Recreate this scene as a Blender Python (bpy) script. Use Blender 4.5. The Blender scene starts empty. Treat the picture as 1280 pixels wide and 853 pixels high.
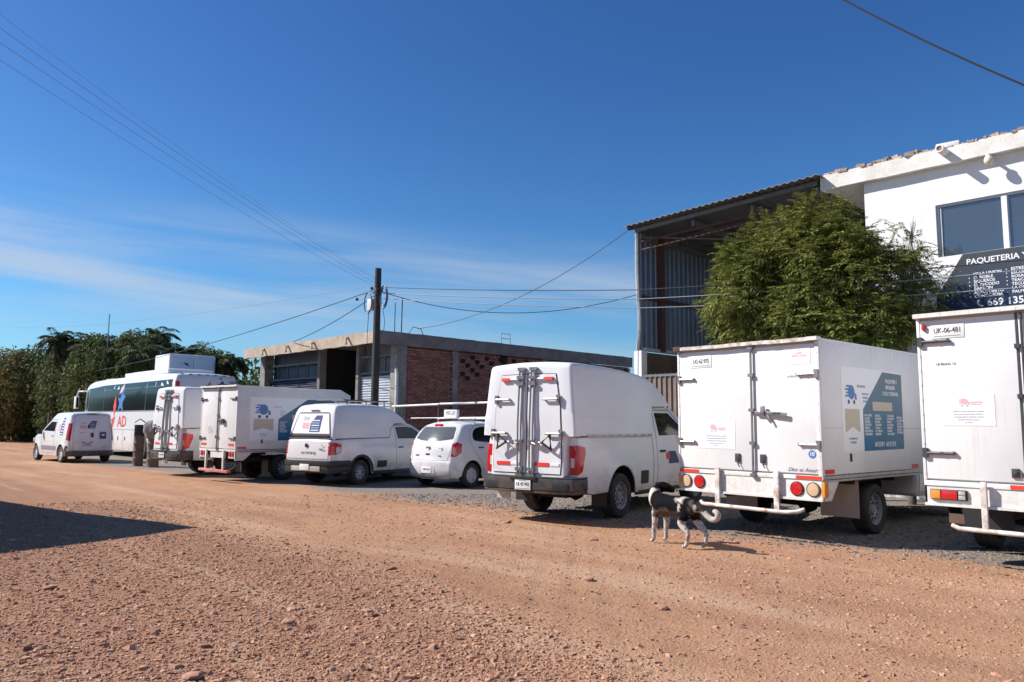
import bpy, bmesh, math, random
import numpy as np
from mathutils import Vector, Matrix, noise as mnoise
from mathutils.bvhtree import BVHTree
from mathutils.geometry import delaunay_2d_cdt
random.seed(7); np.random.seed(7)
PI = math.pi
SC = bpy.context.scene
COL = SC.collection
# ------------------------------------------------------------------ camera
def make_camera():
    yaw, pitch, roll = map(math.radians, (46.1, 6.28, 0.47))
    f = Vector((-math.sin(yaw)*math.cos(pitch), math.cos(yaw)*math.cos(pitch), math.sin(pitch)))
    right = Vector((math.cos(yaw), math.sin(yaw), 0)); up = right.cross(f)
    r2 = right*math.cos(roll)+up*math.sin(roll); u2 = up*math.cos(roll)-right*math.sin(roll)
    cd = bpy.data.cameras.new('camera'); co = bpy.data.objects.new('camera', cd); COL.objects.link(co)
    m = Matrix((r2, u2, -f)).transposed().to_4x4(); m.translation = (0, 0, 1.53)
    co.matrix_world = m
    cd.sensor_width = 36; cd.lens = 950/1280*36; cd.clip_start = 0.1; cd.clip_end = 6000
    SC.camera = co
make_camera()
# ------------------------------------------------------------------ sky, sun, exposure
SUN_EL = math.radians(40); SUN_H = Vector((-0.77, -0.64, 0)).normalized()   # towards the sun
def make_light():
    w = bpy.data.worlds.new('World'); SC.world = w; w.use_nodes = True
    nt = w.node_tree; N = nt.nodes; L = nt.links
    bg = N['Background']
    sky = N.new('ShaderNodeTexSky'); sky.sky_type = 'NISHITA'; sky.sun_disc = False
    sky.sun_elevation = SUN_EL; sky.sun_rotation = math.atan2(SUN_H.x, SUN_H.y)
    sky.air_density = 1.0; sky.dust_density = 0.6; sky.ozone_density = 2.6; sky.altitude = 0
    tc = N.new('ShaderNodeTexCoord'); sx = N.new('ShaderNodeSeparateXYZ'); L.new(tc.outputs['Generated'], sx.inputs[0])
    def M(op, a, b=None, clamp=False):
        n = N.new('ShaderNodeMath'); n.operation = op; n.use_clamp = clamp
        for i, v in enumerate((a, b)):
            if v is None: continue
            if isinstance(v, (int, float)): n.inputs[i].default_value = v
            else: L.new(v, n.inputs[i])
        return n.outputs[0]
    az = M('ARCTAN2', sx.outputs['X'], sx.outputs['Y'])
    cb = N.new('ShaderNodeCombineXYZ')
    tilt = M('ADD', sx.outputs['Z'], M('MULTIPLY', az, .055))
    L.new(M('MULTIPLY', az, 1.7), cb.inputs[0]); L.new(M('MULTIPLY', tilt, 17.0), cb.inputs[1])
    nz = N.new('ShaderNodeTexNoise'); nz.inputs['Scale'].default_value = 1.0; nz.inputs['Detail'].default_value = 9; nz.inputs['Roughness'].default_value = 0.55; nz.inputs['Distortion'].default_value = 0.35
    L.new(cb.outputs[0], nz.inputs['Vector'])
    def S(v, a_, b_, o_=1.0):
        n = N.new('ShaderNodeMapRange'); n.interpolation_type = 'SMOOTHSTEP'; n.inputs[1].default_value = a_; n.inputs[2].default_value = b_; n.inputs[4].default_value = o_; L.new(v, n.inputs[0]); return n.outputs[0]
    # thin high haze: densest in a low belt that sinks slowly towards the north
    cf = M('MULTIPLY', M('MULTIPLY', S(nz.outputs['Fac'], .36, .70, .60), S(tilt, .215, .125)), S(tilt, .0, .10))
    mix = N.new('ShaderNodeMixRGB'); mix.inputs[2].default_value = (7.5, 8.2, 9.2, 1)
    L.new(cf, mix.inputs[0])
    hs = N.new('ShaderNodeHueSaturation'); hs.inputs['Saturation'].default_value = 1.06
    tint = N.new('ShaderNodeMixRGB'); tint.blend_type = 'MULTIPLY'; tint.inputs[0].default_value = 1; tint.inputs[2].default_value = (.68, 1.01, 1.50, 1)
    L.new(sky.outputs[0], tint.inputs[1]); L.new(tint.outputs[0], hs.inputs['Color']); low = N.new('ShaderNodeMixRGB'); low.blend_type = 'MULTIPLY'; low.inputs[2].default_value = (1.28, 1.34, 1.12, 1)
    L.new(S(sx.outputs['Z'], .48, .06), low.inputs[0]); L.new(hs.outputs[0], low.inputs[1]); L.new(low.outputs[0], mix.inputs[1])
    L.new(mix.outputs[0], bg.inputs[0]); bg.inputs[1].default_value = 0.055
    ld = bpy.data.lights.new('sun', 'SUN'); ld.energy = 5.0; ld.angle = math.radians(0.5); ld.color = (1, 0.95, 0.88)
    lo_ = bpy.data.objects.new('sun', ld); COL.objects.link(lo_)
    d = (SUN_H*math.cos(SUN_EL)+Vector((0, 0, math.sin(SUN_EL))))
    lo_.rotation_euler = d.to_track_quat('Z', 'Y').to_euler(); lo_.location = d*60
    SC.view_settings.view_transform = 'Standard'; SC.view_settings.look = 'None'
    SC.view_settings.exposure = 0.54; SC.view_settings.gamma = 1; SC.view_settings.use_curve_mapping = False
make_light()
SC.cycles.diffuse_bounces = 2
# ------------------------------------------------------------------ materials
def mat(name, col, rough=0.6, metal=0.0, var=0.0, vscale=6.0, col2=None, bump=0.0, bscale=40.0, coat=0.0, spec=0.5, emit=None, island=0.0, streak=0.0, scol=(.30, .22, .15), dust=0.0):
    m = bpy.data.materials.new(name); m.use_nodes = True
    nt = m.node_tree; N = nt.nodes; L = nt.links; b = N['Principled BSDF']
    c = (*col, 1) if len(col) == 3 else col
    b.inputs['Base Color'].default_value = c; b.inputs['Roughness'].default_value = rough; b.inputs['Metallic'].default_value = metal
    b.inputs['Coat Weight'].default_value = coat; b.inputs['Coat Roughness'].default_value = 0.08; b.inputs['Specular IOR Level'].default_value = spec
    tc = N.new('ShaderNodeTexCoord')
    out = None
    if var > 0 or col2:
        nz = N.new('ShaderNodeTexNoise'); nz.inputs['Scale'].default_value = vscale; nz.inputs['Detail'].default_value = 7; nz.inputs['Roughness'].default_value = 0.62
        L.new(tc.outputs['Object'], nz.inputs['Vector'])
        mr = N.new('ShaderNodeMapRange'); mr.inputs[1].default_value = 0.38; mr.inputs[2].default_value = 0.68; L.new(nz.outputs['Fac'], mr.inputs[0])
        mx = N.new('ShaderNodeMixRGB'); mx.inputs[1].default_value = c
        c2 = col2 if col2 else tuple(v*(1-var) for v in col[:3])
        mx.inputs[2].default_value = (*c2[:3], 1); L.new(mr.outputs[0], mx.inputs[0]); out = mx.outputs[0]
    if island > 0:
        g = N.new('ShaderNodeNewGeometry'); hs = N.new('ShaderNodeHueSaturation')
        m1 = N.new('ShaderNodeMapRange'); m1.inputs[3].default_value = 1-island; m1.inputs[4].default_value = 1+island; L.new(g.outputs['Random Per Island'], m1.inputs[0])
        L.new(m1.outputs[0], hs.inputs['Value'])
        if out: L.new(out, hs.inputs['Color'])
        else: hs.inputs['Color'].default_value = c
        out = hs.outputs[0]
    if dust > 0:
        sz = N.new('ShaderNodeSeparateXYZ'); L.new(tc.outputs['Object'], sz.inputs[0])
        d1 = N.new('ShaderNodeMapRange'); d1.interpolation_type = 'SMOOTHSTEP'; d1.inputs[1].default_value = 1.0; d1.inputs[2].default_value = .25; L.new(sz.outputs['Z'], d1.inputs[0])
        nd = N.new('ShaderNodeTexNoise'); nd.inputs['Scale'].default_value = 5; nd.inputs['Detail'].default_value = 8; nd.inputs['Roughness'].default_value = .7; L.new(tc.outputs['Object'], nd.inputs['Vector'])
        d2 = N.new('ShaderNodeMapRange'); d2.inputs[1].default_value = .35; d2.inputs[2].default_value = .7; d2.inputs[4].default_value = dust; L.new(nd.outputs['Fac'], d2.inputs[0])
        dm = N.new('ShaderNodeMath'); dm.operation = 'MULTIPLY'; L.new(d1.outputs[0], dm.inputs[0]); L.new(d2.outputs[0], dm.inputs[1])
        dx = N.new('ShaderNodeMixRGB'); L.new(dm.outputs[0], dx.inputs[0]); dx.inputs[2].default_value = (.38, .25, .17, 1)
        if out: L.new(out, dx.inputs[1])
        else: dx.inputs[1].default_value = c
        out = dx.outputs[0]
    if streak > 0:
        mp = N.new('ShaderNodeMapping'); mp.inputs['Scale'].default_value = (26, 26, 1.1); L.new(tc.outputs['Object'], mp.inputs[0])
        n3 = N.new('ShaderNodeTexNoise'); n3.inputs['Scale'].default_value = 1.0; n3.inputs['Detail'].default_value = 5; L.new(mp.outputs[0], n3.inputs['Vector'])
        n4 = N.new('ShaderNodeTexNoise'); n4.inputs['Scale'].default_value = 1.3; n4.inputs['Detail'].default_value = 4; L.new(tc.outputs['Object'], n4.inputs['Vector'])
        a1 = N.new('ShaderNodeMapRange'); a1.inputs[1].default_value = .54; a1.inputs[2].default_value = .78; L.new(n3.outputs['Fac'], a1.inputs[0])
        a2 = N.new('ShaderNodeMapRange'); a2.inputs[1].default_value = .42; a2.inputs[2].default_value = .68; a2.inputs[4].default_value = streak; L.new(n4.outputs['Fac'], a2.inputs[0])
        mu = N.new('ShaderNodeMath'); mu.operation = 'MULTIPLY'; L.new(a1.outputs[0], mu.inputs[0]); L.new(a2.outputs[0], mu.inputs[1])
        m3 = N.new('ShaderNodeMixRGB'); L.new(mu.outputs[0], m3.inputs[0]); m3.inputs[2].default_value = (*scol, 1)
        if out: L.new(out, m3.inputs[1])
        else: m3.inputs[1].default_value = c
        out = m3.outputs[0]
    if out: L.new(out, b.inputs['Base Color'])
    if bump > 0:
        n2 = N.new('ShaderNodeTexNoise'); n2.inputs['Scale'].default_value = bscale; n2.inputs['Detail'].default_value = 4; L.new(tc.outputs['Object'], n2.inputs['Vector'])
        bp = N.new('ShaderNodeBump'); bp.inputs['Strength'].default_value = bump; bp.inputs['Distance'].default_value = 0.02
        L.new(n2.outputs['Fac'], bp.inputs['Height']); L.new(bp.outputs[0], b.inputs['Normal'])
    if emit:
        b.inputs['Emission Color'].default_value = (*emit[:3], 1); b.inputs['Emission Strength'].default_value = emit[3]
    return m
M = dict(
 paint=mat('white_paint', (.75, .75, .76), .28, var=.05, vscale=2.2, coat=.6, dust=.65),
 paint2=mat('white_cap_paint', (.72, .72, .74), .38, var=.06, vscale=1.6, coat=.3),
 box=mat('box_panel_white', (.76, .755, .75), .45, var=.08, vscale=1.8, bump=.03, bscale=5, streak=.30),
 boxold=mat('box_panel_aged', (.72, .715, .70), .5, var=.12, vscale=2.4, bump=.04, bscale=6, streak=.40),
 trim=mat('aluminium_trim', (.58, .57, .55), .42, metal=.35, var=.25, vscale=9),
 rail=mat('painted_steel_chipped', (.74, .73, .70), .5, col2=(.60, .57, .53), vscale=14, dust=.6),
 railrust=mat('chipped_white_bar', (.76, .75, .73), .55, col2=(.34, .20, .13), vscale=9),
 redbar=mat('faded_red_bar', (.55, .11, .09), .5, col2=(.62, .30, .26), vscale=12),
 steel=mat('worn_steel', (.38, .37, .36), .38, metal=.8, var=.35, vscale=18),
 dsteel=mat('dark_steel', (.10, .10, .10), .45, metal=.6, var=.3, vscale=14),
 chrome=mat('chrome', (.62, .62, .63), .16, metal=1),
 black=mat('black_plastic', (.022, .022, .024), .5, var=.3, vscale=9),
 bumper=mat('dark_grey_bumper', (.035, .036, .04), .42, var=.3, vscale=7, dust=.35),
 rubber=mat('tyre_rubber', (.022, .021, .020), .82, col2=(.055, .045, .038), vscale=5, bump=.3, bscale=60),
 under=mat('underbody', (.018, .016, .015), .8),
 seam=mat('panel_gap', (.05, .05, .055), .6),
 seamsoft=mat('panel_gap_light', (.16, .16, .17), .6),
 glass=mat('tinted_glass', (.012, .013, .015), .06, spec=.6),
 glasshaze=mat('rear_glass', (.10, .105, .11), .12, spec=.6),
 red=mat('red_lens', (.52, .015, .018), .18, coat=.5),
 redlit=mat('red_lens_bright', (.75, .03, .015), .18, coat=.5),
 clear=mat('clear_lens', (.62, .58, .56), .15, coat=.5),
 amber=mat('amber_lens', (.75, .28, .05), .2, coat=.4),
 cream=mat('cream_lens', (.60, .42, .26), .25, coat=.4),
 tapered=mat('red_reflective_tape', (.70, .05, .03), .4),
 tapewhite=mat('white_reflective_tape', (.80, .80, .80), .3),
 alloy=mat('alloy_wheel', (.60, .60, .62), .35, metal=.25, var=.2, vscale=12),
 steelwheel=mat('steel_wheel', (.36, .36, .37), .45, metal=.15, var=.35, vscale=15),
 capwheel=mat('wheel_cover', (.50, .51, .53), .4, metal=.15),
 plate=mat('plate_white', (.78, .78, .76), .45, var=.08, vscale=20),
 ink=mat('plate_ink', (.03, .03, .04), .5),
 vinyl=mat('white_vinyl', (.80, .80, .82), .35),
 teal=None, flapc=mat('mud_flap_cream', (.42, .36, .31), .6, var=.15, vscale=4),
 blue=mat('print_blue', (.05, .17, .42), .45), lblue=mat('print_light_blue', (.22, .42, .62), .5), pink=mat('print_pink', (.78, .40, .42), .5),
 pred=mat('print_red', (.62, .06, .06), .45), navy=mat('print_navy', (.03, .05, .16), .45), beige=mat('print_beige', (.52, .46, .36), .55), gtext=mat('print_grey', (.22, .22, .25), .5),
 faint=mat('faded_print', (.50, .48, .52), .5), wtext=mat('print_white', (.80, .80, .82), .45),
 concrete=mat('weathered_concrete', (.30, .27, .245), .9, col2=(.17, .15, .135), vscale=3, bump=.6, bscale=22),
 fascia=mat('raw_concrete_fascia', (.46, .37, .29), .9, col2=(.33, .25, .19), vscale=2.6, bump=.6, bscale=16),
 dconcrete=mat('dark_shade_concrete', (.17, .145, .135), .95, col2=(.25, .22, .205), vscale=2.2, bump=.4, bscale=12),
 brick=mat('fired_brick', (.36, .155, .115), .9, col2=(.24, .11, .085), vscale=4, island=.28, bump=.3, bscale=30),
 mortar=mat('mortar', (.22, .16, .135), .95, var=.3, vscale=8),
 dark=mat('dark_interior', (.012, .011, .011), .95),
 shutter=mat('grey_roller_shutter', (.50, .53, .58), .45, metal=.1, var=.2, vscale=3),
 shutterb=mat('navy_roller_shutter', (.05, .06, .10), .5, metal=.2, var=.3, vscale=3),
 pipe=mat('white_pipe', (.72, .70, .66), .5, var=.15, vscale=5),
 wallw=mat('white_plaster', (.78, .77, .76), .85, col2=(.72, .70, .69), vscale=1.3, bump=.12, bscale=50, streak=.28, scol=(.45, .40, .36)),
 eave=mat('white_eave', (.76, .75, .72), .85, col2=(.60, .56, .50), vscale=1.8, bump=.3, bscale=24, streak=.5, scol=(.36, .30, .25)),
 rubble=mat('roof_rubble', (.42, .33, .26), .95, col2=(.22, .16, .13), vscale=9, bump=.6, bscale=30, island=.2),
 corr=mat('corrugated_metal', (.21, .25, .31), .42, metal=.55, var=.22, vscale=1.1, streak=.5, scol=(.20, .12, .08)),
 corrd=mat('corrugated_roof', (.14, .14, .15), .6, metal=.3, var=.3, vscale=1.5),
 rust=mat('rusty_column', (.10, .045, .035), .8, var=.4, vscale=6),
 beam=mat('grey_purlin', (.17, .175, .18), .6, metal=.3, var=.2, vscale=5),
 gate=mat('brown_corrugated_gate', (.24, .175, .15), .6, metal=.2, var=.25, vscale=3),
 alum=mat('window_aluminium', (.50, .50, .50), .4, metal=.5), wframe=mat('white_window_frame', (.78, .78, .78), .4),
 wglass=mat('reflective_window', (.165, .185, .205), .07, metal=.75, spec=.6),
 pole=mat('pole_wood', (.045, .04, .038), .9, var=.35, vscale=5, bump=.5, bscale=18),
 wire=mat('cable_black', (.025, .026, .03), .6), wiregrey=mat('cable_grey', (.24, .27, .31), .5),
 meter=mat('meter_box', (.55, .56, .56), .45), coil=mat('cable_coil_blue', (.02, .05, .13), .5),
 bark=mat('bark', (.13, .10, .08), .95, var=.4, vscale=7, bump=.6, bscale=22),
 bin=mat('drum_brown', (.17, .115, .085), .75, col2=(.10, .07, .055), vscale=5), sack=mat('dusty_sack', (.24, .21, .20), .9, var=.35, vscale=6, bump=.5, bscale=14),
 carblack=mat('black_car_paint', (.015, .015, .018), .25, coat=.5), wallb=mat('brown_wall', (.15, .11, .085), .9, var=.35, vscale=1.2),
 houseoff=mat('plain_block_wall', (.45, .40, .36), .9, var=.2, vscale=2), lamp=mat('lamp_globe', (.72, .66, .48), .3, var=.1),
 clay=mat('clay_pipe', (.30, .14, .10), .8), rackb=mat('roof_rack_black', (.02, .02, .022), .5),
)
def gradmat(name, z0, z1, c0, c1, rough=.4):
    m = bpy.data.materials.new(name); m.use_nodes = True; nt = m.node_tree; N = nt.nodes; L = nt.links; b = N['Principled BSDF']
    tc = N.new('ShaderNodeTexCoord'); s = N.new('ShaderNodeSeparateXYZ'); L.new(tc.outputs['Object'], s.inputs[0])
    mr = N.new('ShaderNodeMapRange'); mr.inputs[1].default_value = z0; mr.inputs[2].default_value = z1; L.new(s.outputs['Z'], mr.inputs[0])
    mx = N.new('ShaderNodeMixRGB'); mx.inputs[1].default_value = (*c0, 1); mx.inputs[2].default_value = (*c1, 1); L.new(mr.outputs[0], mx.inputs[0])
    L.new(mx.outputs[0], b.inputs['Base Color']); b.inputs['Roughness'].default_value = rough
    return m
M['teal'] = gradmat('teal_print', 1.2, 2.4, (.006, .13, .27), (.065, .12, .155))
M['tealsign'] = gradmat('navy_sign_print', 4.0, 5.2, (.015, .035, .09), (.05, .055, .062))
# ------------------------------------------------------------------ mesh helpers
class MB:
    """collects polygons; build() links them as ONE mesh object"""
    def __init__(s): s.v = []; s.f = []; s.mi = []
    def add(s, vs, fs, mi=0):
        o = len(s.v); s.v += [tuple(v) for v in vs]; s.f += [tuple(i+o for i in f) for f in fs]; s.mi += [mi]*len(fs); return s
    def box(s, c, d, rz=0, rx=0, ry=0, mi=0):
        R = Matrix.Rotation(rz, 3, 'Z') @ Matrix.Rotation(rx, 3, 'X') @ Matrix.Rotation(ry, 3, 'Y'); c = Vector(c)
        vs = [c+R @ Vector((x*d[0]/2, y*d[1]/2, z*d[2]/2)) for x in (-1, 1) for y in (-1, 1) for z in (-1, 1)]
        return s.add(vs, [(0, 1, 3, 2), (4, 6, 7, 5), (0, 4, 5, 1), (2, 3, 7, 6), (0, 2, 6, 4), (1, 5, 7, 3)], mi)
    def bx(s, a, b, mi=0):
        return s.box([(a[i]+b[i])/2 for i in range(3)], [abs(b[i]-a[i]) for i in range(3)], mi=mi)
    def tube(s, pts, r, n=8, mi=0, r2=None, closed=False):
        P = [Vector(p) for p in pts]; k = len(P); rings = []
        up = None
        for i, p in enumerate(P):
            a = P[(i-1) % k] if (closed or i > 0) else p; b = P[(i+1) % k] if (closed or i < k-1) else p
            t = (b-a).normalized()
            if up is None: up = Vector((0, 0, 1)) if abs(t.z) < .9 else Vector((1, 0, 0))
            u = t.cross(up).normalized(); w = u.cross(t).normalized(); up = w
            rr = r if r2 is None else r+(r2-r)*i/max(1, k-1)
            rings.append([p+u*math.cos(2*PI*j/n)*rr+w*math.sin(2*PI*j/n)*rr for j in range(n)])
        vs = [v for R in rings for v in R]; fs = []
        for i in range(k if closed else k-1):
            for j in range(n):
                a = i*n+j; b = i*n+(j+1) % n; i2 = (i+1) % k; fs.append((a, b, i2*n+(j+1) % n, i2*n+j))
        if not closed: fs += [tuple(range(n))[::-1], tuple((k-1)*n+j for j in range(n))]
        return s.add(vs, fs, mi)
    def lathe(s, prof, c=(0, 0, 0), ax='X', n=24, mi=0, cap=True):
        vs = []; fs = []; k = len(prof)
        for j in range(n):
            a = 2*PI*j/n
            for r, h in prof:
                v = {'X': (h, r*math.cos(a), r*math.sin(a)), 'Y': (r*math.cos(a), h, r*math.sin(a)), 'Z': (r*math.cos(a), r*math.sin(a), h)}[ax]
                vs.append((v[0]+c[0], v[1]+c[1], v[2]+c[2]))
        for j in range(n):
            for i in range(k-1):
                a = j*k+i; b = ((j+1) % n)*k+i; fs.append((a, b, b+1, a+1))
        return s.add(vs, fs, mi)
    def prism(s, poly, d, mi=0):
        """poly: list of 3D points, extruded by vector d"""
        P = [Vector(p) for p in poly]; d = Vector(d); n = len(P)
        fs = [tuple(range(n)), tuple(range(2*n-1, n-1, -1))]+[(i, (i+1) % n, n+(i+1) % n, n+i) for i in range(n)]
        return s.add(P+[p+d for p in P], fs, mi)
    def disc(s, c, r, nrm, h, n=20, mi=0):
        nrm = Vector(nrm).normalized(); c = Vector(c); s.tube([c, c+nrm*h], r, n, mi); return s
    def build(s, name, m, parent=None, smooth=0, bev=0, seg=2):
        me = bpy.data.meshes.new(name); me.from_pydata(s.v, [], s.f)
        ms = m if isinstance(m, (list, tuple)) else [m]
        for q in ms: me.materials.append(q)
        if len(ms) > 1: me.polygons.foreach_set('material_index', s.mi)
        bm = bmesh.new(); bm.from_mesh(me); bmesh.ops.recalc_face_normals(bm, faces=bm.faces)
        if bev > 0:
            es = [e for e in bm.edges if e.is_manifold and e.calc_face_angle(0) > .5]
            if es: bmesh.ops.bevel(bm, geom=es, offset=bev, segments=seg, affect='EDGES', profile=.6, clamp_overlap=True)
        bm.to_mesh(me); bm.free()
        if smooth or bev: shade(me, smooth or 40)
        o = bpy.data.objects.new(name, me); COL.objects.link(o); o.parent = parent
        return o
def shade(me, ang):
    me.polygons.foreach_set('use_smooth', [True]*len(me.polygons)); me.set_sharp_from_angle(angle=math.radians(ang))
def npmesh(name, V, F, m, parent=None, k=4):
    """fast mesh from numpy arrays: V (n,3), F (m,k)"""
    me = bpy.data.meshes.new(name); nv, nf = len(V), len(F)
    me.vertices.add(nv); me.vertices.foreach_set('co', V.astype(np.float32).ravel())
    me.loops.add(nf*k); me.loops.foreach_set('vertex_index', F.astype(np.int32).ravel())
    me.polygons.add(nf); me.polygons.foreach_set('loop_start', np.arange(nf, dtype=np.int32)*k); me.polygons.foreach_set('loop_total', np.full(nf, k, dtype=np.int32))
    me.update(calc_edges=True); me.polygons.foreach_set('use_smooth', [False]*nf)
    me.materials.append(m)
    o = bpy.data.objects.new(name, me); COL.objects.link(o); o.parent = parent
    return o
def thing(name, label, cat, loc=(0, 0, 0), rz=0, group=None):
    o = bpy.data.objects.new(name, None); COL.objects.link(o); o.location = loc; o.rotation_euler = (0, 0, rz); o.empty_display_size = .3
    return tag(o, label, cat, group)
def tag(o, label, cat, group=None):
    o['label'] = label; o['category'] = cat
    if group: o['group'] = group
    return o
def structure(o): o['kind'] = 'structure'; return o
def stuff(o): o['kind'] = 'stuff'; return o
def copy_tree(o, parent=None):
    c = o.copy(); COL.objects.link(c); c.parent = parent
    for ch in list(o.children): copy_tree(ch, c)
    return c
_tc = {}
def text(s, size, m, parent, loc, rot=(0, 0, 0), align='CENTER', name='lettering', sx=1.0, shear=0, bold=0.0, spacing=1.0, ext=0.0015):
    cu = bpy.data.curves.new('t', 'FONT'); cu.body = s; cu.size = size; cu.align_x = align; cu.align_y = 'CENTER'; cu.extrude = ext
    cu.shear = shear; cu.offset = bold; cu.space_character = spacing; cu.resolution_u = 3; cu.space_line = .95
    to = bpy.data.objects.new('t', cu); COL.objects.link(to)
    dg = bpy.context.evaluated_depsgraph_get(); me = bpy.data.meshes.new_from_object(to.evaluated_get(dg))
    bpy.data.objects.remove(to); bpy.data.curves.remove(cu)
    me.materials.clear(); me.materials.append(m)
    o = bpy.data.objects.new(name, me); COL.objects.link(o); o.parent = parent; o.location = loc; o.rotation_euler = rot; o.scale = (sx, 1, 1)
    return o
REAR = (PI/2, 0, 0); RSIDE = (PI/2, 0, PI/2); LSIDE = (PI/2, 0, -PI/2)
def lerp(tab, v):
    if v <= tab[0][0]: return tab[0][1]
    for (a, x), (b, y) in zip(tab, tab[1:]):
        if v <= b: return x+(y-x)*(v-a)/(b-a) if b > a else y
    return tab[-1][1]
def chaikin(P, it=2, closed=False):
    for _ in range(it):
        Q = [] if closed else [P[0]]
        n = len(P)
        for i in range(n if closed else n-1):
            a, b = P[i], P[(i+1) % n]
            Q += [tuple(a[k]*.75+b[k]*.25 for k in range(len(a))), tuple(a[k]*.25+b[k]*.75 for k in range(len(a)))]
        if not closed: Q.append(P[-1])
        P = Q
    return P
def arc(cy, cz, r, a0, a1, n=14):
    return [(cy+r*math.cos(math.radians(a0+(a1-a0)*i/n)), cz+r*math.sin(math.radians(a0+(a1-a0)*i/n))) for i in range(n+1)]
# ------------------------------------------------------------------ rounded vehicle bodies
def car_body(name, top, bottom, W, rad, bulge, mats, parent, cell=.11, rb=.02, extra_z=()):
    """top: (y,z) from rear bottom over the roof to front bottom; bottom: back from front to rear with wheel arches.
    W(y,z): half width, rad: edge radius, bulge(y,z,ny,nz): crown of the strip across the car."""
    nt = len(top); out = list(top)+list(bottom)
    pts = [out[0]]
    lab = [0]
    for i in range(1, len(out)):
        if math.dist(out[i], pts[-1]) > 1e-4: pts.append(out[i]); lab.append(0 if i < nt else 1)
    if math.dist(pts[0], pts[-1]) < 1e-4: pts.pop(); lab.pop()
    A = sum(pts[i][0]*pts[(i+1) % len(pts)][1]-pts[(i+1) % len(pts)][0]*pts[i][1] for i in range(len(pts)))
    n = len(pts)
    R = [rad if l == 0 else rb for l in lab]
    if callable(rad): R = [rad(*p) if l == 0 else rb for p, l in zip(pts, lab)]
    sgn = 1 if A > 0 else -1
    nor = []
    for i in range(n):
        a, p, b = pts[i-1], pts[i], pts[(i+1) % n]
        t1 = Vector((p[0]-a[0], p[1]-a[1])).normalized(); t2 = Vector((b[0]-p[0], b[1]-p[1])).normalized()
        t = (t1+t2)
        t = t.normalized() if t.length > 1e-6 else t1
        nor.append(Vector((t.y, -t.x))*sgn)     # outward
    bm = bmesh.new(); lf = bm.verts.layers.float.new('f'); lr = bm.verts.layers.float.new('r')
    rings = []
    for fr in (0, .12, .35, .65, 1.0):
        ring = []
        for i in range(n):
            q = Vector(pts[i])-nor[i]*R[i]*fr
            v = bm.verts.new((0, q.x, q.y)); v[lf] = fr; v[lr] = R[i]; ring.append(v)
        rings.append(ring)
    for a, b in zip(rings, rings[1:]):
        for i in range(n):
            try: bm.faces.new((a[i], a[(i+1) % n], b[(i+1) % n], b[i]))
            except ValueError: pass
    ring = rings[-1]
    cv, _, cf, ov, _, _ = delaunay_2d_cdt([Vector((v.co.y, v.co.z)) for v in ring], [], [list(range(n))], 1, 1e-6)
    vmap = []
    for q, o_ in zip(cv, ov):
        if o_: vmap.append(ring[o_[0]])
        else:
            v = bm.verts.new((0, q.x, q.y)); v[lf] = 1.0; v[lr] = .02; vmap.append(v)
    for fc in cf:
        try: bm.faces.new([vmap[i] for i in fc])
        except ValueError: pass
    ys = [p[0] for p in pts]; zs = [p[1] for p in pts]
    def cut(co, no): bmesh.ops.bisect_plane(bm, geom=bm.verts[:]+bm.edges[:]+bm.faces[:], dist=1e-5, plane_co=co, plane_no=no)
    y = min(ys)+cell
    while y < max(ys): cut((0, y, 0), (0, 1, 0)); y += cell
    z = min(zs)+cell
    while z < max(zs): cut((0, 0, z), (0, 0, 1)); z += cell
    for z in extra_z: cut((0, 0, z), (0, 0, 1))
    # boundary loop
    be = [e for e in bm.edges if e.is_boundary]
    start = be[0].verts[0]; loop = [start]; prev = None; cur = start
    while True:
        nx = None
        for e in cur.link_edges:
            if e.is_boundary:
                o = e.other_vert(cur)
                if o is not prev: nx = o; break
        if nx is None or nx is start: break
        loop.append(nx); prev, cur = cur, nx
    for v in bm.verts:
        f = v[lf]; r = v[lr]; w = W(v.co.y, v.co.z)
        v.co.x = w-r*(1-math.sqrt(max(0, 1-(1-f)**2)))
    geo = bm.faces[:]
    dup = bmesh.ops.duplicate(bm, geom=bm.verts[:]+bm.edges[:]+geo)
    vm = dup['vert_map']
    for v in loop: pass
    mp = {}
    for v in loop: mp[v] = vm[v]
    for g in dup['geom']:
        if isinstance(g, bmesh.types.BMVert): g.co.x = -g.co.x
    K = 10; L = len(loop)
    # outline normal per loop vertex: nearest original point
    P = np.array(pts)
    cols = []
    for v in loop:
        i = int(np.argmin(((P-np.array((v.co.y, v.co.z)))**2).sum(1)))
        nn = nor[i]; b = bulge(v.co.y, v.co.z, nn.x, nn.y) if lab[i] == 0 else 0
        c = [v]; x0 = v.co.x
        for k in range(1, K):
            t = 1-2*k/K
            c.append(bm.verts.new((x0*t, v.co.y+nn.x*b*(1-t*t), v.co.z+nn.y*b*(1-t*t))))
        c.append(mp[v]); cols.append((c, lab[i]))
    for i in range(L):
        (a, la), (b, lb) = cols[i], cols[(i+1) % L]
        for k in range(K):
            try:
                f = bm.faces.new((a[k], a[k+1], b[k+1], b[k])); f.material_index = 1 if (la == 1 and lb == 1) else 0
            except ValueError: pass
    bmesh.ops.remove_doubles(bm, verts=bm.verts[:], dist=1e-5)
    bmesh.ops.recalc_face_normals(bm, faces=bm.faces)
    me = bpy.data.meshes.new(name); bm.to_mesh(me)
    tree = BVHTree.FromBMesh(bm); bm.free()
    for m in mats: me.materials.append(m)
    shade(me, 38)
    o = bpy.data.objects.new(name, me); COL.objects.link(o); o.parent = parent
    return o, tree
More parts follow.
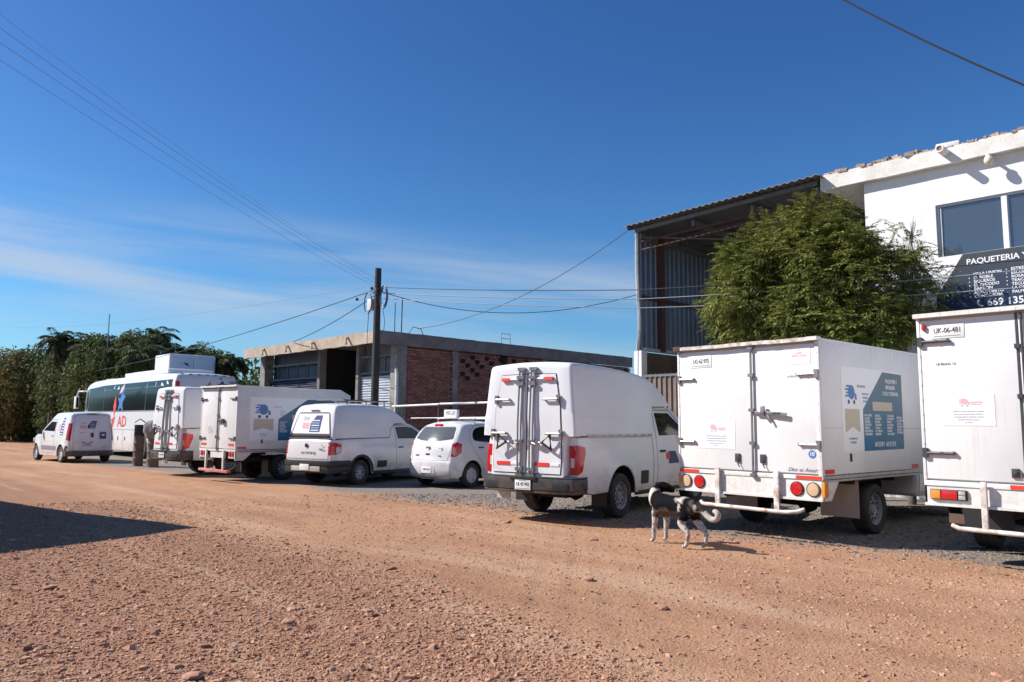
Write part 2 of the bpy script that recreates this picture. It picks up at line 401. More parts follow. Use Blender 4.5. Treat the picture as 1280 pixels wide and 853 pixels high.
def patch(name, tree, poly, d, m, parent, eps=.004, depth=.02, cell=.08, smooth=35):
    """poly: approximate 3D points; projected along d onto the body and laid eps above it, with a rim"""
    d = Vector(d).normalized(); P = [Vector(p) for p in poly]
    up = Vector((0, 0, 1)) if abs(d.z) < .9 else Vector((0, 1, 0))
    u = d.cross(up).normalized(); w = u.cross(d).normalized(); o0 = P[0]
    bm = bmesh.new()
    vs = [bm.verts.new(((p-o0).dot(u), (p-o0).dot(w), 0)) for p in P]
    f = bm.faces.new(vs); f.normal_update(); bmesh.ops.triangulate(bm, faces=[f], ngon_method='EAR_CLIP')
    xs = [v.co.x for v in vs]; ys = [v.co.y for v in vs]
    for ax, lo, hi in ((0, min(xs), max(xs)), (1, min(ys), max(ys))):
        nseg = max(1, int((hi-lo)/cell))
        for i in range(1, nseg):
            co = [0, 0, 0]; no = [0, 0, 0]; co[ax] = lo+(hi-lo)*i/nseg; no[ax] = 1
            bmesh.ops.bisect_plane(bm, geom=bm.verts[:]+bm.edges[:]+bm.faces[:], dist=1e-5, plane_co=co, plane_no=no)
    for v in bm.verts:
        q = o0+u*v.co.x+w*v.co.y
        h, nn, _, _ = tree.ray_cast(q-d*4, d)
        if h is None:
            h, nn, _, _ = tree.find_nearest(q)
        v.co = h-d*eps
    be = [e for e in bm.edges if e.is_boundary]
    ex = bmesh.ops.extrude_edge_only(bm, edges=be)
    for g in ex['geom']:
        if isinstance(g, bmesh.types.BMVert): g.co += d*(depth+eps)
    bmesh.ops.recalc_face_normals(bm, faces=bm.faces)
    # outside must face against d
    s = sum((fc.normal.dot(d))*fc.calc_area() for fc in bm.faces)
    if s > 0: bmesh.ops.reverse_faces(bm, faces=bm.faces[:])
    me = bpy.data.meshes.new(name); bm.to_mesh(me); bm.free(); me.materials.append(m); shade(me, smooth)
    o = bpy.data.objects.new(name, me); COL.objects.link(o); o.parent = parent
    return o
def seam(name, tree, pts, d, m, parent, w=.008, eps=.003, closed=False, step=.06):
    d = Vector(d).normalized(); P = [Vector(p) for p in pts]
    if closed: P.append(P[0])
    Q = []
    for a, b in zip(P, P[1:]):
        k = max(1, int((b-a).length/step)); Q += [a.lerp(b, i/k) for i in range(k)]
    Q.append(P[-1]); H = []
    for q in Q:
        h, nn, _, _ = tree.ray_cast(q-d*4, d)
        if h is None: h, nn, _, _ = tree.find_nearest(q)
        H.append(h-d*eps)
    mb = MB(); vs = []
    for i, h in enumerate(H):
        t = (H[min(i+1, len(H)-1)]-H[max(i-1, 0)]).normalized(); s_ = t.cross(d).normalized()*w/2
        vs += [h-s_, h+s_, h+s_+d*.01, h-s_+d*.01]
    fs = []
    for i in range(len(H)-1):
        a = i*4
        for k in range(4): fs.append((a+k, a+(k+1) % 4, a+4+(k+1) % 4, a+4+k))
    mb.add(vs, fs); return mb.build(name, m, parent)
RS = (-1, 0, 0); LS = (1, 0, 0); RR = (0, 1, 0)
def sidepts(x, yz): return [(x, y, z) for y, z in yz]
def rearpts(xz, y=0): return [(x, y, z) for x, z in xz]
def rrect(x0, z0, x1, z1, r, n=4):
    o = []
    for cx, cz, a in ((x1-r, z1-r, 0), (x0+r, z1-r, 90), (x0+r, z0+r, 180), (x1-r, z0+r, 270)):
        o += [(cx+r*math.cos(math.radians(a+90*i/n)), cz+r*math.sin(math.radians(a+90*i/n))) for i in range(n+1)]
    return o
def wheel(parent, x, y, r, w, style, side, rim=.63, detail=True):
    """x: centre of tyre"""
    rr = r*rim; t = w/2
    prof = [(rr*.97, -t*.8), (rr*1.05, -t*.96), (r*.90, -t), (r*.97, -t*.86), (r, -t*.6), (r*.995, -t*.32), (r*.975, -t*.30), (r*.975, -t*.22), (r, -t*.2), (r, t*.2), (r*.975, t*.22), (r*.975, t*.30), (r*.995, t*.32), (r, t*.6), (r*.97, t*.86), (r*.90, t), (rr*1.05, t*.96), (rr*.97, t*.8), (rr*.97, -t*.8)]
    wo = MB().lathe(prof, n=36).build('wheel', M['rubber'], parent, smooth=30); wo.location = (x, y, r)
    s = side; mb = MB()
    rp = [(rr, s*t*.78), (rr*.97, s*t*.84), (rr*.92, s*t*.78), (rr*.88, s*t*.35)]
    if style == 'steel': rp += [(rr*.80, s*t*.30), (rr*.72, s*t*.52), (rr*.50, s*t*.55), (rr*.42, s*t*.30), (rr*.30, s*t*.28), (rr*.26, s*t*.62), (0.001, s*t*.66)]
    elif style == 'dish': rp += [(rr*.80, s*t*.5), (rr*.4, s*t*.6), (.001, s*t*.7)]
    else: rp += [(rr*.85, s*t*-.1), (.001, s*t*-.1)]
    mb.lathe(rp, n=32)
    mr = {'steel': M['steelwheel'], 'dish': M['capwheel']}.get(style, M['under'])
    ro = mb.build('rim', mr, wo, smooth=35)
    if style == 'steel' and detail:
        h = MB()
        for i in range(10):
            a = 2*PI*i/10; c = Vector((s*t*.53, rr*.62*math.cos(a), rr*.62*math.sin(a))); h.disc(c, rr*.085, (s, 0, 0), .006, 8)
        for i in range(5):
            a = 2*PI*i/5; c = Vector((s*t*.28, rr*.36*math.cos(a), rr*.36*math.sin(a))); h.disc(c, rr*.04, (s, 0, 0), .02, 6)
        stuff(h.build('rim_holes', M['under'], wo))
    elif style in ('alloy', 'cap8', 'dish') and detail:
        h = MB(); n = {'alloy': 8, 'cap8': 8, 'dish': 6}[style]
        for i in range(n):
            a = 2*PI*i/n
            for off, ww in (((-.13, .05), (.13, .05)) if style == 'alloy' else ((0, .11),)):
                R = Matrix.Rotation(a, 3, 'X')
                q = [Vector((s*t*.50, off*rr-.03*rr-ww*rr*.5, rr*.10)), Vector((s*t*.50, off*rr*.6+ww*rr*.5, rr*.10)), Vector((s*t*.76, off*rr*1.3+ww*rr, rr*.93)), Vector((s*t*.76, off*rr*1.3-ww*rr, rr*.93))]
                h.prism([R @ p for p in q], (-s*.02, 0, 0))
        h.lathe([(rr*.99, s*t*.80), (rr*.93, s*t*.80), (rr*.90, s*t*.6)], n=32)
        h.lathe([(rr*.2, s*t*.3), (rr*.2, s*t*.62), (.001, s*t*.66)], n=16)
        h.build('spokes', M['alloy'] if style == 'alloy' else M['capwheel'], wo, smooth=30)
    return wo
def plate(parent, x, y, z, txt, w=.30, h=.15, sz=.075, holder=True):
    if holder: MB().box((x, y-.004, z), (w+.03, .012, h+.03)).build('plate_holder', M['black'], parent)
    p = MB().box((x, y-.014, z), (w, .006, h)).build('licence_plate', M['plate'], parent, bev=.002)
    text(txt, sz, M['ink'], p, (x, y-.0185, z+.008), REAR, sx=.78)
    MB().box((x, y-.0185, z-h*.38), (w*.8, .001, .008)).box((x, y-.0185, z+h*.40), (w*.5, .001, .008)).build('plate_print', M['gtext'], p)
    return p
# ================================================================== VEHICLES
def clamp01(t): return max(0, min(1, t))
def sstep(a, b, v):
    t = clamp01((v-a)/(b-a)); return t*t*(3-2*t)
def chassis(parent, L, y0=.1, hw=.38, z=.52):
    MB().bx((-hw-.04, y0, z-.07), (-hw+.04, L, z+.07)).bx((hw-.04, y0, z-.07), (hw+.04, L, z+.07)).bx((-hw, y0+.3, z-.05), (hw, y0+.38, z+.05)).bx((-hw, L*.6, z-.05), (hw, L*.6+.1, z+.05)).build('chassis_frame', M['under'], parent)
def axle(parent, y, r, hw, diff=True):
    mb = MB().tube([(-hw, y, r), (hw, y, r)], .045, 8)
    if diff: mb.lathe([(.001, -.13), (.10, -.11), (.15, 0), (.10, .11), (.001, .13)], (0, y, r), 'X', 14)
    mb.build('axle', M['under'], parent, smooth=40)
def hinge(parent, x, z, side, L=.26, m='steel', y=-.012):
    """strap hinge on the rear face: knuckle at the outer edge, strap pointing inwards"""
    mb = MB(); s = side
    mb.box((x+s*.0, y-.012, z), (.05, .04, .11))
    mb.tube([(x-s*.02, y-.018, z), (x-s*L*.5, y-.018, z-.002), (x-s*L, y-.018, z)], .017, 8)
    mb.disc((x-s*L, y, z), .022, (0, -1, 0), .03, 10).disc((x-s*L*.6, y, z), .016, (0, -1, 0), .034, 8)
    return mb.build('hinge', M[m], parent, smooth=35)
def cab(parent, y0, w=.86, h=1.74, rackless=True, sleeper=0):
    """pickup style cab in front of a cargo box; y0 = rear of the cab"""
    def Y(l): return [(y+y0, z) for y, z in l]
    top = chaikin(Y([(0, .42), (0, 1.25), (.10, h-.03), (.9, h), (1.15, h-.02), (1.75, 1.24), (2.0, 1.17), (2.62, 1.02), (2.72, .8), (2.72, .42)]), 2)
    ra = .41; cy = y0+1.95
    bot = [(y0+2.5, .38)]+arc(cy, .34, ra, 8, 172, 14)+[(y0+1.45, .38), (y0+.05, .38)]
    def W(y, z):
        yy = y-y0
        b = lerp([(.3, w-.03), (.7, w), (1.1, w-.015), (1.22, w-.04), (h, w-.19)], z)
        return b-.16*sstep(2.1, 2.75, yy)**1.5
    o, t = car_body('cab', top, bot, W, .07, lambda y, z, ny, nz: .04*max(0, nz)+.05*max(0, ny), [M['paint'], M['under']], parent)
    for s, d in ((1, RS), (-1, LS)):
        patch('side_window', t, sidepts(s*w, Y([(.18, 1.18), (.22, h-.14), (.85, h-.13), (1.40, 1.20)])), d, M['glass'], o, eps=.003)
        dr = patch('door', t, sidepts(s*w, Y([(.12, .44), (.12, 1.15), (1.42, 1.15), (1.50, .95), (1.42, .44)])), d, M['paint'], o, eps=.006)
        seam('door_gap', t, sidepts(s*w, Y([(.12, .44), (.12, 1.15), (.16, h-.09), (.90, h-.085), (1.48, 1.18), (1.50, .95), (1.42, .44)])), d, M['seam'], dr, w=.012, closed=True, eps=.0035)
        mb = MB().box((s*(w+.02), y0+.25, .98), (.03, .15, .035)); mb.build('door_handle', M['black'], dr, bev=.006)
        MB().box((s*(w+.14), y0+1.42, 1.22), (.20, .09, .17), rz=s*.25).tube([(s*(w-.02), y0+1.42, 1.12), (s*(w+.08), y0+1.42, 1.16)], .018).build('mirror', M['black'], o, bev=.02)
        MB().box((s*(w-.18), y0+2.66, .86), (.26, .10, .17), rz=-s*.35).build('headlight', M['clear'], o, bev=.03)
    patch('windscreen', t, [(x, y+y0, z) for x, y, z in ((-.70, 1.72, 1.27), (-.60, 1.2, h-.08), (.60, 1.2, h-.08), (.70, 1.72, 1.27))], (0, -1, -.35), M['glass'], o)
    patch('rear_window', t, rearpts([(-.55, 1.2), (-.50, h-.18), (.50, h-.18), (.55, 1.2)]), RR, M['glass'], o)
    MB().box((0, y0+2.70, .50), (1.5, .16, .22)).build('front_bumper', M['bumper'], o, bev=.04)
    return o
def boxtruck(label, loc, rz, w=1.13, z0=.90, z1=2.70, L=3.25, s=1.0, kind='a', group=None):
    t = thing('box_truck', label, 'truck', loc, rz, group)
    gx = .13 if kind == 'a' else (0.0 if kind == 'b' else 0.02)
    bm_ = M['box'] if kind != 'b' else M['boxold']
    if kind == 'c': gx = -.17+ (w-1.18)
    # cargo box shell
    sh = MB()
    if kind == 'b':
        sh.prism([(-w, .03, z0), (-w, .03, z1), (-w, L-.38, z1), (-w, L-.02, z1-.16), (-w, L, z0)], (2*w, 0, 0))
    else: sh.bx((-w, .03, z0), (w, L, z1))
    box = sh.build('cargo_box', bm_, t, bev=.012)
    # doors
    for a, b in ((-w+.03, gx-.012), (gx+.012, w-.05)):
        d = MB().bx((a, -.004, z0+.02), (b, .03, z1-.06)).build('door', bm_, box, bev=.006)
    tr = M['trim'] if kind != 'c' else M['boxold']
    for pa, pb in (((w-.05, -.012, z0), (w+.006, .05, z1-.03)), ((-w-.006, -.010, z0), (-w+.028, .05, z1-.03))): MB().bx(pa, pb).build('corner_post', M['boxold'] if kind != 'c' else M['box'], box, bev=.004)
    # roof edge, dented
    mb = MB(); n = 16
    for i in range(n):
        xa, xb = -w-.02+(2*w+.04)*i/n, -w-.02+(2*w+.04)*(i+1)/n; j = (.003*math.sin(i*.9)+.002*math.sin(i*2.1))*(0 if kind == 'c' else 1)
        mb.box(((xa+xb)/2, -.02, z1-.005+j), (xb-xa+.002, .12, .05), rx=.02*math.sin(i*.7)*(0 if kind == 'c' else 1))
    mb.build('roof_edge', M['railrust'] if kind == 'a' else M['rail'], box)
    for sx in (-1, 1): MB().bx((sx*(w-.02), .05, z1-.02), (sx*(w+.012), L-.4 if kind == 'b' else L, z1+.008)).build('roof_rail', M['box'], box)
    if kind == 'a': MB().box((-w+.03, -.05, z1+.0), (.13, .07, .075)).build('corner_bracket', M['rust'], box, bev=.01)
    # centre lock bar
    mb = MB()
    if kind == 'a':
        mb.tube([(gx+.012, -.035, z0-.06), (gx+.018, -.035, z1-.04)], .016, 8).bx((gx-.018, -.012, z0), (gx+.004, .0, z1-.05))
        for z in (z0-.04, z0+.40, z0+.86, z0+1.35, z1-.06): mb.box((gx+.01, -.03, z), (.075, .05, .045))
    elif kind == 'b':
        mb.tube([(gx+.01, -.035, z0-.04), (gx+.01, -.035, z1-.05)], .016, 8).bx((gx-.03, -.010, z0), (gx-.002, .0, z1-.05))
        for z in (z0+.03, z0+.35, z0+.95, z1-.35, z1-.08): mb.box((gx+.01, -.03, z), (.075, .05, .045))
    else:
        mb.bx((gx-.012, -.01, z0), (gx+.012, .0, z1-.05)).tube([(gx+.05, -.03, z0), (gx+.05, -.03, z1-.05)], .014, 8)
        for z in (z1-.42, z0+.95, z0+.1): mb.box((gx-.0, -.02, z), (.05, .04, .05))
    mb.build('lock_bar', M['steel'] if kind != 'c' else M['dsteel'], box, smooth=35)
    if kind == 'a':
        mb = MB().box((gx+.27, -.045, 1.715), (.40, .03, .045), ry=.03).box((gx+.44, -.05, 1.70), (.22, .02, .06), ry=.12).box((gx+.20, -.06, 1.75), (.05, .05, .13)).box((gx+.29, -.05, 1.63), (.03, .01, .12), ry=-.5)
        mb.build('lock_handle', M['steel'], box, bev=.006)
        for z in (2.235, 1.30): hinge(box, -w+.03, z, -1); hinge(box, w-.03, z, 1)
        for x in (-.11, .285):
            MB().box((x, -.015, 1.09), (.075, .03, .12)).tube([(x, -.035, 1.06), (x+.02, -.045, 1.0), (x+.045, -.04, .96)], .008, 6).build('latch', M['dsteel'], box, bev=.01)
    elif kind == 'b':
        MB().box((gx+.18, -.045, 1.68), (.34, .03, .05)).box((gx+.30, -.05, 1.68), (.13, .05, .13)).build('lock_handle', M['dsteel'], box, bev=.006)
        for z in (2.3, 1.20): hinge(box, -w+.03, z, -1, m='dsteel'); hinge(box, w-.03, z, 1, m='dsteel')
        MB().box((gx-.09, -.015, 1.24), (.05, .03, .08)).build('latch', M['dsteel'], box, bev=.01)
    else:
        for z in (2.54, 1.245):
            hinge(box, -w+.03, z, -1, L=.30, m='dsteel'); hinge(box, w-.03, z, 1, L=.30, m='dsteel')
        for x in (gx-.09, gx+.07): MB().box((x, -.015, 1.05), (.075, .03, .10)).box((x, -.034, 1.05), (.04, .012, .04)).build('latch', M['dsteel'], box, bev=.008)
        MB().lathe([(.001, -.03), (.020, -.025), (.022, 0)], (0, 0, 0), 'Y', 12).build('marker_lamp', M['red'], box, smooth=60).location = (-w+.075, -.01, z1-.14)
        [c for c in box.children if c.name.startswith('marker_lamp')][0].scale = (1, 1, 2.0)
    # sill and reflective tape
    MB().bx((-w-.004, -.012, z0-.06), (w+.004, .06, z0-.002)).build('rear_sill', M['rail'] if kind != 'c' else M['boxold'], box, bev=.004)
    def tape(a, b, m): MB().bx((a, -.017, z0-.052), (b, -.0125, z0-.008)).build('reflective_tape', M[m], box)
    if kind == 'a': tape(-w+.02, -w+.36, 'tapered'); tape(w-.36, w-.01, 'tapered'); tape(-w+.37, -w+.72, 'tapewhite'); tape(w-.72, w-.37, 'tapewhite')
    elif kind == 'b':
        for sx in (-1, 1): MB().bx((sx*(w-.36), -.012, z0+.10), (sx*(w-.08), -.006, z0+.16)).build('reflective_tape', M['tapered'], box)
    else: tape(-w+.86, -w+1.06, 'tapered'); tape(w-.50, w-.2, 'tapered')
    # side rails
    for sx in (-1, 1):
        mb = MB().bx((sx*(w-.02), .03, z0-.05), (sx*(w+.012), L, z0-.008)).bx((sx*(w-.03), .03, z0-.088), (sx*(w+.004), L, z0-.06))
        mb.build('side_rail', M['trim'] if kind != 'c' else M['boxold'], box)
        MB().bx((sx*(w+.001), .05, z0+.02), (sx*(w+.005), .32, z0+.075)).bx((sx*(w+.001), L-.45, z0+.02), (sx*(w+.005), L-.2, z0+.075)).build('reflective_tape', M['tapered'], box)
        MB().box((sx*(w+.006), .80, 1.12), (.02, .05, .11)).build('side_latch', M['dsteel'], box, bev=.008)
        MB().box((sx*(w+.0005), L*.5, z0+.62 if kind != 'b' else z0+.7), (.002, L-.1, .004)).build('panel_joint', M['seamsoft'], box)
    rv = MB()
    for sx in (-1, 1):
        for yy in [.10+.16*i for i in range(int((L-.2)/.16))]:
            for zz in (z1-.05, z0+.012):
                if not (kind == 'b' and yy > L-.6 and zz > 2): rv.tube([(sx*(w-.002), yy, zz), (sx*(w+.006), yy, zz)], .009, 5, r2=.005)
        for i in range(10): rv.tube([(sx*(w-.02), -.008, z0+.08+i*.17), (sx*(w-.02), -.018, z0+.08+i*.17)], .008, 5, r2=.004)
    stuff(rv.build('rivets', M['trim'], box))
    # valance
    zb = .57 if kind != 'c' else .645
    if kind != 'b':
        mb = MB().bx((-w, 0.0, zb), (w, .04, z0-.06))
        mb.bx((-w, -.03, zb-.0), (w, .0, zb+.03))
        for sx in (-1, 1): mb.prism([(sx*w, 0, zb), (sx*w, 0, z0-.06), (sx*w, .46, z0-.06), (sx*w, .22, zb)], (-sx*.02, 0, 0))
        val = mb.build('rear_valance', M['rail'], t)
    else:
        mb = MB().bx((-w, 0, .66), (-w+.34, .04, z0-.06)).bx((w-.34, 0, .66), (w, .04, z0-.06)).bx((-.36, 0, .66), (.42, .04, z0-.08))
        for sx in (-1, 1): mb.prism([(sx*w, 0, .60), (sx*w, 0, z0-.06), (sx*w, .55, z0-.06), (sx*w, .25, .60)], (-sx*.02, 0, 0))
        val = mb.build('rear_valance', M['rail'], t)
    def lamp(x, z, r, m, nm='tail_light'):
        MB().disc((x, 0, z), r*1.14, (0, -1, 0), .012, 24).build('lamp_ring', M['black'], MB().lathe([(r, -.012), (r*.9, -.028), (.001, -.034)], (x, 0, z), 'Y', 24).build(nm, M[m], t, smooth=50))
    if kind == 'a':
        for sx in (-1, 1):
            lamp(sx*(w-.36), .715, .085, 'red'); lamp(sx*(w-.13), .715, .085, 'cream', 'indicator')
            MB().box((sx*(w+.0), .05, .72), (.05, .11, .20)).build('side_marker', M['amber'], t, bev=.012)
        for x in (-.43, .50): MB().box((x, -.05, .66), (.075, .04, .52)).box((x, -.05, .93), (.085, .03, .02)).build('step_post', M['railrust'], t, bev=.006)
        MB().tube([(-.74, -.02, .43), (-.66, -.09, .41), (.6, -.10, .40), (.80, -.09, .42), (.87, -.02, .45)], .027, 10).build('step_bar', M['railrust'], t, smooth=40)
    elif kind == 'b':
        for sx in (-1, 1):
            for q in (0, 1):
                MB().box((sx*(w-.12-q*.14), -.012, .775), (.085, .02, .13)).build('tail_light', M['red'], t, bev=.006)
            MB().box((sx*.46-.02, -.05, .60), (.065, .05, .56)).build('step_post', M['rail'], t, bev=.005)
        MB().box((.05, -.09, .31), (1.52, .12, .07), ry=.015).build('step_bar', M['redbar'], t, bev=.012)
    else:
        for sx in (-1, 1):
            cx = sx*(w-.25)
            lb = MB().box((cx, -.012, .775), (.38, .03, .115)).build('lamp_housing', M['black'], t, bev=.006)
            MB().box((cx-sx*-.13, -.034, .775), (.10, .02, .10)).build('indicator', M['amber'], lb, bev=.008)
            MB().box((cx+sx*.01*-1, -.034, .775), (.165, .02, .10)).build('tail_light', M['red'], lb, bev=.008)
            MB().box((cx-sx*.14, -.034, .80), (.07, .02, .045)).box((cx-sx*.14, -.034, .75), (.07, .02, .045)).build('reversing_light', M['trim'], lb, bev=.006)
            MB().box((cx-sx*.0+ -sx*.02-.0, .16, .50), (.16, .03, .11)).build('fog_lamp', M['cream'], t, bev=.01)
        for x in (-w+.62, w-.62): MB().box((x, -.075, .68), (.06, .05, .52)).build('step_post', M['railrust'], t, bev=.006)
        MB().tube([(-w+.28, -.03, .44), (-w+.36, -.08, .415), (w-.36, -.08, .40), (w-.28, -.03, .43)], .026, 10).build('step_bar', M['railrust'], t, smooth=40)
    # running gear
    chassis(t, L+2.4, z=.60)
    yr = 1.72 if kind != 'b' else 1.62; rw = .36 if kind != 'b' else .37
    axle(t, yr, rw, w-.25)
    st = 'steel' if kind != 'b' else 'alloy'
    for sx in (-1, 1):
        wheel(t, sx*(w-.20), yr, rw, .24, st, sx); wheel(t, sx*(w-.22), L+.12+1.95, rw, .22, st, sx)
        if kind != 'b': MB().bx((sx*(w-.62), yr-.60, .27), (sx*(w-.06), yr-.592, .80)).build('mud_flap', M['flapc'] if kind == 'a' else M['black'], t)
        else: MB().bx((sx*(w-.42), yr-.52, .18), (sx*(w-.10), yr-.505, .60)).build('mud_flap', M['black'], t)
    MB().bx((-w+.1, .2, z0-.16), (w-.1, .28, z0-.09)).bx((-w+.1, yr-.7, z0-.16), (w-.1, yr-.62, z0-.09)).bx((-w+.1, yr+.6, z0-.16), (w-.1, yr+.68, z0-.09)).bx((-w+.05, .05, z0-.088), (w-.05, L, z0-.062)).build('floor_beams', M['under'], t)
    MB().tube([(.2, .3, .62), (.2, .12, .62)], .03).box((0, .5, .64), (.7, .5, .18)).build('spare_and_exhaust', M['under'], t)
    cb = cab(t, L+.10, w=min(.98, w-.10), h=1.74); cb.scale = (1, 1, 1.16 if kind != 'b' else 1.0)
    return t, box
def van_logo(parent, x, y, z, s, plane, c1, c2):
    """small delivery truck emblem made of speed stripes, globe and wheels"""
    f = (lambda u, v: (x+u*s, y, z+v*s)) if plane == 'rear' else (lambda u, v: (x, y+u*s, z+v*s))
    nrm = (0, -.0012, 0) if plane == 'rear' else (.0012, 0, 0)
    mb = MB()
    for v, a, b in ((.30, -.35, .12), (.18, -.42, .15), (.06, -.36, .16), (-.06, -.42, .15)): mb.prism([f(a, v), f(b, v), f(b, v+.075), f(a+.05, v+.075)], nrm)
    mb.prism([f(.08+.26*math.cos(2*PI*i/16), .12+.27*math.sin(2*PI*i/16)) for i in range(16)], [n*.8 for n in nrm])
    mb.prism([f(.34, -.15), f(.50, -.15), f(.48, .05), f(.34, .10)], nrm)
    mb.build('logo', M[c1], parent)
    mb = MB()
    for u in (-.15, .28): mb.prism([f(u+.085*math.cos(2*PI*i/12), -.24+.085*math.sin(2*PI*i/12)) for i in range(12)], nrm)
    mb.build('logo', M[c2], parent)
TOWNS = ['VILLA UNION', 'EL ROBLE', 'SIQUEROS', 'EL RECODO', 'BARRON', 'AEROPUERTO', 'CONCORDIA']
TOWNS2 = ['ESTRELLA', 'ESCUINAPA', 'ROSARIO', 'TEACAPAN', 'TECUALA', 'LA CONCHA', 'PALMILLAS']
def side_banner(box, x, y0, z0, wd, ht):
    """advert on the right side of a box truck"""
    def P(u, v, e=0): return (x+e, y0+u*wd, z0+v*ht)
    b = MB().prism([P(0, 0), P(.96, 0), P(.96, 1), P(0, 1)], (.0015, 0, 0)).build('advert_panel', M['vinyl'], box)
    MB().prism([P(.315, .0, .0018), P(.985, .01, .0018), P(.985, .97, .0018), P(.655, .98, .0018), P(.315, .50, .0018)], (.0012, 0, 0)).build('advert_print', M['teal'], b)
    MB().prism([P(.04, .22, .002), P(.04, .50, .002), P(.26, .50, .002), P(.26, .22, .002), P(.15, .29, .002)], (.001, 0, 0)).build('advert_print', M['beige'], b)
    MB().prism([P(.47, .49, .0035), P(.80, .49, .0035), P(.80, .60, .0035), P(.47, .60, .0035)], (.001, 0, 0)).build('advert_print', M['beige'], b)
    X = x+.0046
    text('REGIONAL', ht*.046, M['gtext'], b, (x+.0022, y0+.30*wd, z0+.775*ht), RSIDE)
    van_logo(b, x+.0022, y0+.13*wd, z0+.66*ht, wd*.19, 'side', 'blue', 'navy')
    for i, s in enumerate(('PAQUETERIA Y', 'MENSAJERIA', 'REGIONAL')): text(s, ht*.035, M['lblue'], b, (x+.0022, y0+.36*wd, z0+(.685-.045*i)*ht), RSIDE, sx=.8)
    for i, s in enumerate(('COMUNICATE', 'YA MISMO')): text(s, ht*.034, M['blue'], b, (x+.0022, y0+.15*wd, z0+(.15-.045*i)*ht), RSIDE)
    for i, s in enumerate(('PAQUETERÍA Y', 'MENSAJERÍA', 'LOCAL Y REGIONAL')): text(s, ht*.07, M['wtext'], b, (X, y0+(.78 if i else .80)*wd, z0+(.865-.078*i)*ht), RSIDE, sx=.72, bold=.001)
    for c, (u, L_) in enumerate(((.33, TOWNS), (.50, TOWNS2), (.70, TOWNS[::-1]), (.87, TOWNS2[::-1][:6]))):
        text('\n'.join(L_), ht*.040, M['wtext'], b, (X, y0+u*wd, z0+.315*ht), RSIDE, align='LEFT', sx=.82, bold=.0006)
    text('669 135 09 11   669 132 70 38', ht*.085, M['wtext'], b, (X, y0+.66*wd, z0+.075*ht), RSIDE, sx=.56, bold=.001)
    return b
def door_sticker(box, x0, z0, x1, z1, y=-.006):
    s = MB().prism([(x0, y, z0), (x1, y, z0), (x1, y, z1), (x0+.03, y, z1), (x0, y, z1-.03)], (0, -.0015, 0)).build('sticker', M['vinyl'], box)
    w = x1-x0; h = z1-z0; Y = y-.002
    van_logo(s, x0+w*.42, Y, z0+h*.74, w*.24, 'rear', 'pink', 'lblue')
    text('PAQUETERIA\nREGIONAL', h*.07, M['pink'], s, (x0+w*.66, Y, z0+h*.72), REAR, sx=.9)
    for i in range(5): text(('ENTREGAS LOCALES Y REGIONALES A DOMICILIO', 'VILLA UNION EL ROBLE SIQUEROS EL RECODO', 'CONCORDIA BARRON AEROPUERTO ROSARIO', 'ESCUINAPA TEACAPAN TECUALA', '669 135 09 11')[i], h*.055, M['faint'], s, (x0+w*.5, Y, z0+h*(.46-.09*i)), REAR, sx=.72)
    return s
# ---- the three box trucks
t1, b1 = boxtruck('white box truck with round lamps, blue number 10 sticker and large teal side advert', (-5.52, 9.9, 0), math.radians(-3), kind='a', group='white box trucks')
side_banner(b1, 1.131, .60, 1.20, 1.98, 1.17)
door_sticker(b1, -.78, 1.21, -.15, 1.60)
MB().bx((.63, -.0075, 2.37), (1.02, -.006, 2.61)).build('paper_notice', M['vinyl'], b1); text('AVISO\nRUTA LOCAL', .035, M['pink'], b1, (.86, -.009, 2.50), REAR)
text('UNIDAD 10', .04, M['faint'], b1, (.78, -.0065, 2.21), REAR)
p_ = MB().bx((-.89, -.010, 2.40), (-.52, -.006, 2.58)).build('licence_plate', M['plate'], b1, bev=.002); text('UG·62·975', .088, M['ink'], p_, (-.705, -.012, 2.495), REAR, sx=.72); MB().bx((-.86, -.0125, 2.425), (-.56, -.0115, 2.43)).build('plate_print', M['gtext'], p_)
d_ = MB().disc((1.0, -.006, 1.175), .052, (0, -1, 0), .003, 24).build('number_sticker', M['blue'], b1); text('10', .07, M['wtext'], d_, (1.0, -.0105, 1.175), REAR, bold=.001)
text('Dios es Amor!', .075, M['gtext'], b1, (.86, -.0065, .965), REAR, shear=.5, sx=.95)
t3, b3 = boxtruck('white box truck with plate UK-06-481 and dark strap hinges, nearest to the white building', (-1.95, 9.72, 0), 0, w=1.18, z0=.93, z1=2.85, L=3.6, kind='c', group='white box trucks')
p_ = MB().bx((-1.03, -.010, 2.57), (-.68, -.006, 2.735)).build('licence_plate', M['plate'], b3, bev=.002); text('UK-06-481', .088, M['ink'], p_, (-.855, -.012, 2.66), REAR, sx=.74); MB().bx((-1.0, -.0125, 2.595), (-.72, -.0115, 2.60)).build('plate_print', M['gtext'], p_)
door_sticker(b3, -.95, 1.56, -.42, 1.91)
text('UNIDAD 12', .04, M['gtext'], b3, (-.89, -.0065, 2.27), REAR)
t2, b2 = boxtruck('narrow white box truck with a red step bar, left of the camper pickup', (-19.80, 8.38, 0), math.radians(6.5), w=.95, z0=.90, z1=2.66, L=3.9, kind='b', group='white box trucks')
t2.scale = (.93, .93, .93)
side_banner(b2, .951, .40, 1.14, 2.9, 1.22)
van_logo(b2, -.42, -.0065, 1.42, .30, 'rear', 'faint', 'lblue')

